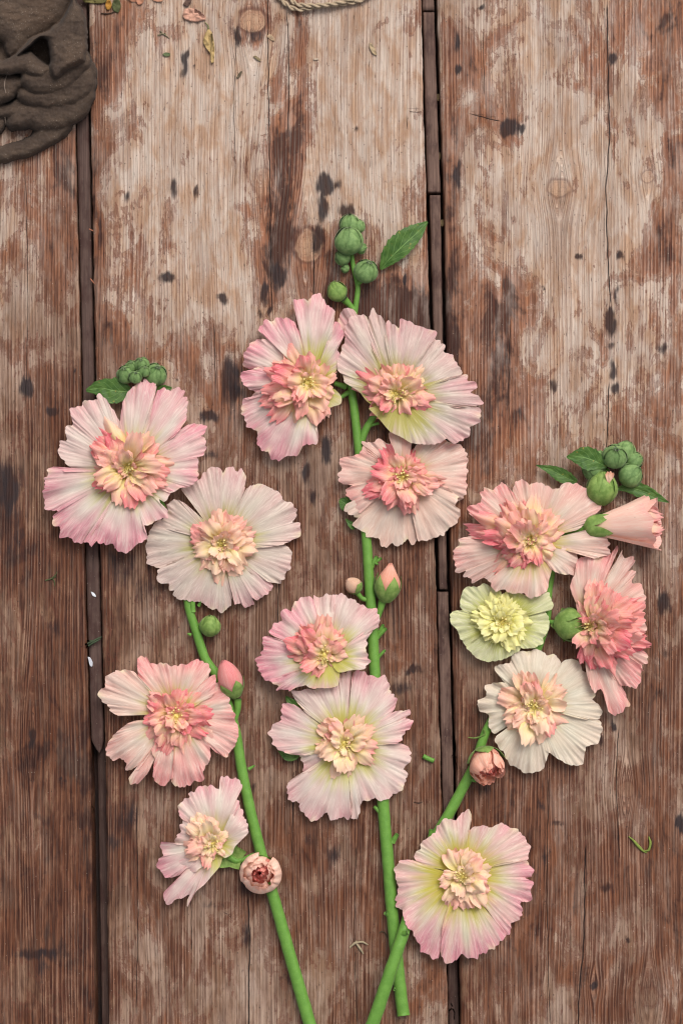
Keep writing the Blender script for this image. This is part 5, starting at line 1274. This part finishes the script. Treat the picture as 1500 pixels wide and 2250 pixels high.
def twig(name, paths, col, label, cat, seed=0, group=None, radii=(1.6, 1.4, .8)):
    V, F, off = [], [], 0
    for p in paths:
        v, f, n = tube_px(p, np.interp(np.linspace(0, 1, len(p)), [0, .5, 1], radii), 6, 3, 1, .1, seed)
        V.append(v); F += [[i + off for i in q] for q in f]; off += len(v)
    v = np.vstack(V); v[:, 2] = np.maximum(v[:, 2], .2)
    ob = mesh_obj(name, P(v), F, MAT['dry'], None, origin=P((v[:, 0].mean(), v[:, 1].mean(), 0)), col=np.tile(col, (len(v), 1)))
    return tag(ob, label, cat, group)

flake('dried_petal', [(401, 35), (406, 20), (420, 18), (436, 22), (452, 36), (450, 44), (430, 48), (410, 44)], .3, lin(206, 158, 136), 'dried salmon-pink curled petal scrap on the middle plank', 'dried petal', 3, curl=7)
flake('dried_petal', [(446, 92), (450, 76), (458, 64), (466, 72), (470, 90), (472, 108), (470, 136), (464, 138), (462, 118), (452, 104)], .3, lin(186, 158, 108), 'shrivelled straw-yellow petal below the salmon-pink scrap', 'dried petal', 4, curl=7)
twig('dried_stalk', [[(456, 68, 3), (458, 58, 4), (450, 48, 3)]], lin(120, 126, 80), 'short dry olive stalk at the end of the straw-yellow petal', 'stalk', 2)
flake('leaf_scrap', [(180, -8), (205, -10), (236, -6), (238, 2), (222, 8), (200, 7), (184, 4)], .3, lin(112, 104, 62), 'olive scrap of wilted leaf touching the gloves', 'leaf scrap', 7, curl=5)
flake('leaf_scrap', [(234, 2), (240, -2), (246, 8), (243, 20), (236, 22), (232, 14)], 1, lin(176, 126, 54), 'small amber scrap of dried leaf beside the gloves', 'leaf scrap', 8, curl=4)
flake('leaf_scrap', [(250, 0), (262, -2), (266, 14), (260, 28), (250, 24), (246, 12)], .3, lin(84, 88, 56), 'dark green scrap of wilted leaf next to the amber one', 'leaf scrap', 9, curl=4)
flake('dried_petal', [(280, -6), (312, -8), (316, 4), (306, 12), (300, 4), (288, 3)], .3, lin(186, 132, 104), 'brownish-pink dried petal at the upper end of the plank near the gloves', 'dried petal', 10, curl=5)
flake('dried_petal', [(332, -6), (356, -8), (358, 2), (348, 4), (338, 2)], .3, lin(192, 140, 112), 'small brownish-pink petal tip beyond the other dried petals', 'dried petal', 12, curl=4)
flake('leaf_scrap', [(402, 10), (412, -4), (422, -2), (416, 12), (408, 14)], .3, lin(96, 74, 64), 'dark brown shrivelled scrap above the salmon-pink petal', 'leaf scrap', 13, curl=4)
twig('dried_stalk', [[(222, 29, 1.5), (236, 30, 2.5), (250, 27, 2)]], lin(70, 52, 42), 'dark thin twig lying under the leaf scraps by the gloves', 'twig', 3)
flake('wood_chip', [(588, 77), (594, 75), (603, 84), (603, 90), (596, 88), (588, 82)], .3, lin(186, 158, 128), 'pale wood chip beside the upper knot', 'wood chip', 14, curl=3)
flake('seed_husk', [(811, 95), (815, 94), (822, 104), (828, 120), (825, 122), (818, 117), (812, 106)], .3, lin(178, 156, 124), 'tan seed husk lying alone right of the twine', 'seed husk', 15, curl=4)
flake('seed_husk', [(556, 124), (562, 122), (572, 130), (573, 135), (565, 132)], .3, lin(138, 122, 92), 'small olive-brown husk below the upper knot', 'seed husk', 16, curl=3)
flake('seed_husk', [(519, 170), (524, 162), (531, 155), (532, 160), (526, 170), (521, 172)], .3, lin(104, 92, 74), 'dark brown husk left of the long crack', 'seed husk', 17, curl=3)
twig('leaf_scrap', [[(347, 78, 1), (358, 74, 2), (372, 84, 1)], [(352, 68, 1), (360, 76, 2)], [(362, 72, 1), (366, 80, 1)]], lin(120, 112, 88), 'wispy grey-olive plant crumb above the green crumb', 'plant crumb', 5)
flake('leaf_scrap', [(357, 119), (364, 115), (374, 117), (373, 123), (362, 124)], .3, lin(98, 108, 74), 'tiny green leaf crumb on the pale plank near the gloves', 'plant crumb', 18, curl=2)
flake('wood_chip', [(688, 130), (694, 127), (701, 129), (698, 132), (690, 132)], .3, lin(180, 160, 140), 'tiny pale splinter below the twine loop', 'splinter', 19, curl=1.5)
twig('needle_sprig', [[(100, 1275, 1.5), (112, 1272, 3), (122, 1264, 3), (126, 1256, 2)], [(116, 1270, 3), (121, 1280, 2), (120, 1288, 1.5)], [(118, 1268, 3), (124, 1268, 2)]], lin(82, 88, 56), 'dark green needle sprig on the left plank', 'sprig', 6)
twig('needle_sprig', [[(188, 1416, -5), (202, 1410, 3), (216, 1403, 3), (224, 1399, 2)], [(190, 1422, -4), (206, 1412, 3), (222, 1404, 3)], [(192, 1408, -4), (206, 1408, 3)]], lin(70, 82, 60), 'dark green needle sprig lying across the joint strip', 'sprig', 7, radii=(1.8, 2.4, 1))
flake('paper_scrap', [(200, 1300), (206, 1302), (211, 1308), (211, 1312), (204, 1309)], -9, lin(226, 228, 232), 'white shard on the joint strip above the needle sprig', 'scrap', 20, curl=1.5)
flake('paper_scrap', [(193, 1443), (199, 1445), (204, 1455), (203, 1465), (198, 1462)], -9, lin(206, 208, 214), 'white shard on the joint strip below the needle sprig', 'scrap', 21, curl=1.5)
v, f, n = tube_px([(929, 1661, 5), (940, 1667, 5), (953, 1672, 5)], [5, 5.2, 5], 10, 3)
tag(mesh_obj('cut_stalk', P(v), f, MAT['stem'], None, origin=P((941, 1667, 0))), 'short cut piece of green stalk on the middle plank', 'stalk')
twig('green_sprig', [[(1380, 1838, 2), (1390, 1846, 4), (1400, 1858, 4), (1412, 1870, 3), (1420, 1874, 2)], [(1412, 1870, 3), (1424, 1868, 4), (1428, 1852, 3), (1424, 1838, 1.5)]], lin(126, 140, 66), 'tiny yellow-green sprig on the right plank', 'sprig', 8, radii=(1.2, 3.6, 1.2))
twig('dried_stalk', [[(768, 2082, 2), (780, 2072, 4), (796, 2070, 4), (808, 2076, 2)], [(782, 2072, 4), (792, 2086, 4), (798, 2096, 2)], [(776, 2076, 3), (784, 2066, 2)]], lin(166, 150, 122), 'pale dry claw-shaped stalk between two stem ends', 'stalk', 9, radii=(2.2, 3, 1.2))
twig('dried_stalk', [[(834, 2050, 2), (838, 2046, 4), (846, 2050, 4), (850, 2060, 2)]], lin(76, 64, 50), 'dark curled tendril beside the crossing stems', 'tendril', 10)
twig('dried_root', [[(985, 2222, -30), (992, 2216, -26), (998, 2224, -26), (997, 2240, -30)], [(990, 2205, -30), (994, 2212, -28)]], lin(186, 172, 156), 'pale curled rootlet down in the right-hand joint', 'rootlet', 11)
twig('dried_root', [[(996, 1612, -40), (1000, 1640, -20), (998, 1662, -20), (1004, 1690, -14)], [(992, 1660, -18), (1004, 1664, -16)]], lin(150, 134, 116), 'wispy dry rootlet caught in the joint beside the peach bud', 'rootlet', 12, radii=(1.2, 1.6, .8))
twig('dried_root', [[(202, 1770, -34), (206, 1778, -30), (203, 1786, -32)]], lin(150, 138, 120), 'tiny curl of fibre down in the left-hand joint', 'fibre', 13, radii=(1, 1, .6))
for k, (x, y, z, lab) in enumerate([(962, 214, -40, 'straw-coloured grain lodged high in the right-hand joint'), (964, 343, -38, 'grain lodged in the right-hand joint above the strip break'), (971, 490, -34, 'grain lodged in the right-hand joint beside the toothed leaf tip')]):
    flake('chaff', [(x - 3, y - 7), (x + 2, y - 8), (x + 4, y), (x + 2, y + 8), (x - 2, y + 7), (x - 4, y)], z, lin(196, 170, 128), lab, 'chaff', 30 + k, curl=2)
for k, (p0, p1, lab) in enumerate([((196, 503), (206, 508), 'reddish splinter across the left joint, uppermost'), ((199, 612), (208, 624), 'reddish splinter sticking over the left joint below the uppermost one')]):
    twig('splinter', [[(p0[0], p0[1], 1), ((p0[0] + p1[0]) / 2, (p0[1] + p1[1]) / 2, 2), (p1[0], p1[1], 1.5)]], lin(170, 110, 84), lab, 'splinter', 14 + k, radii=(1.2, 1.4, .6))
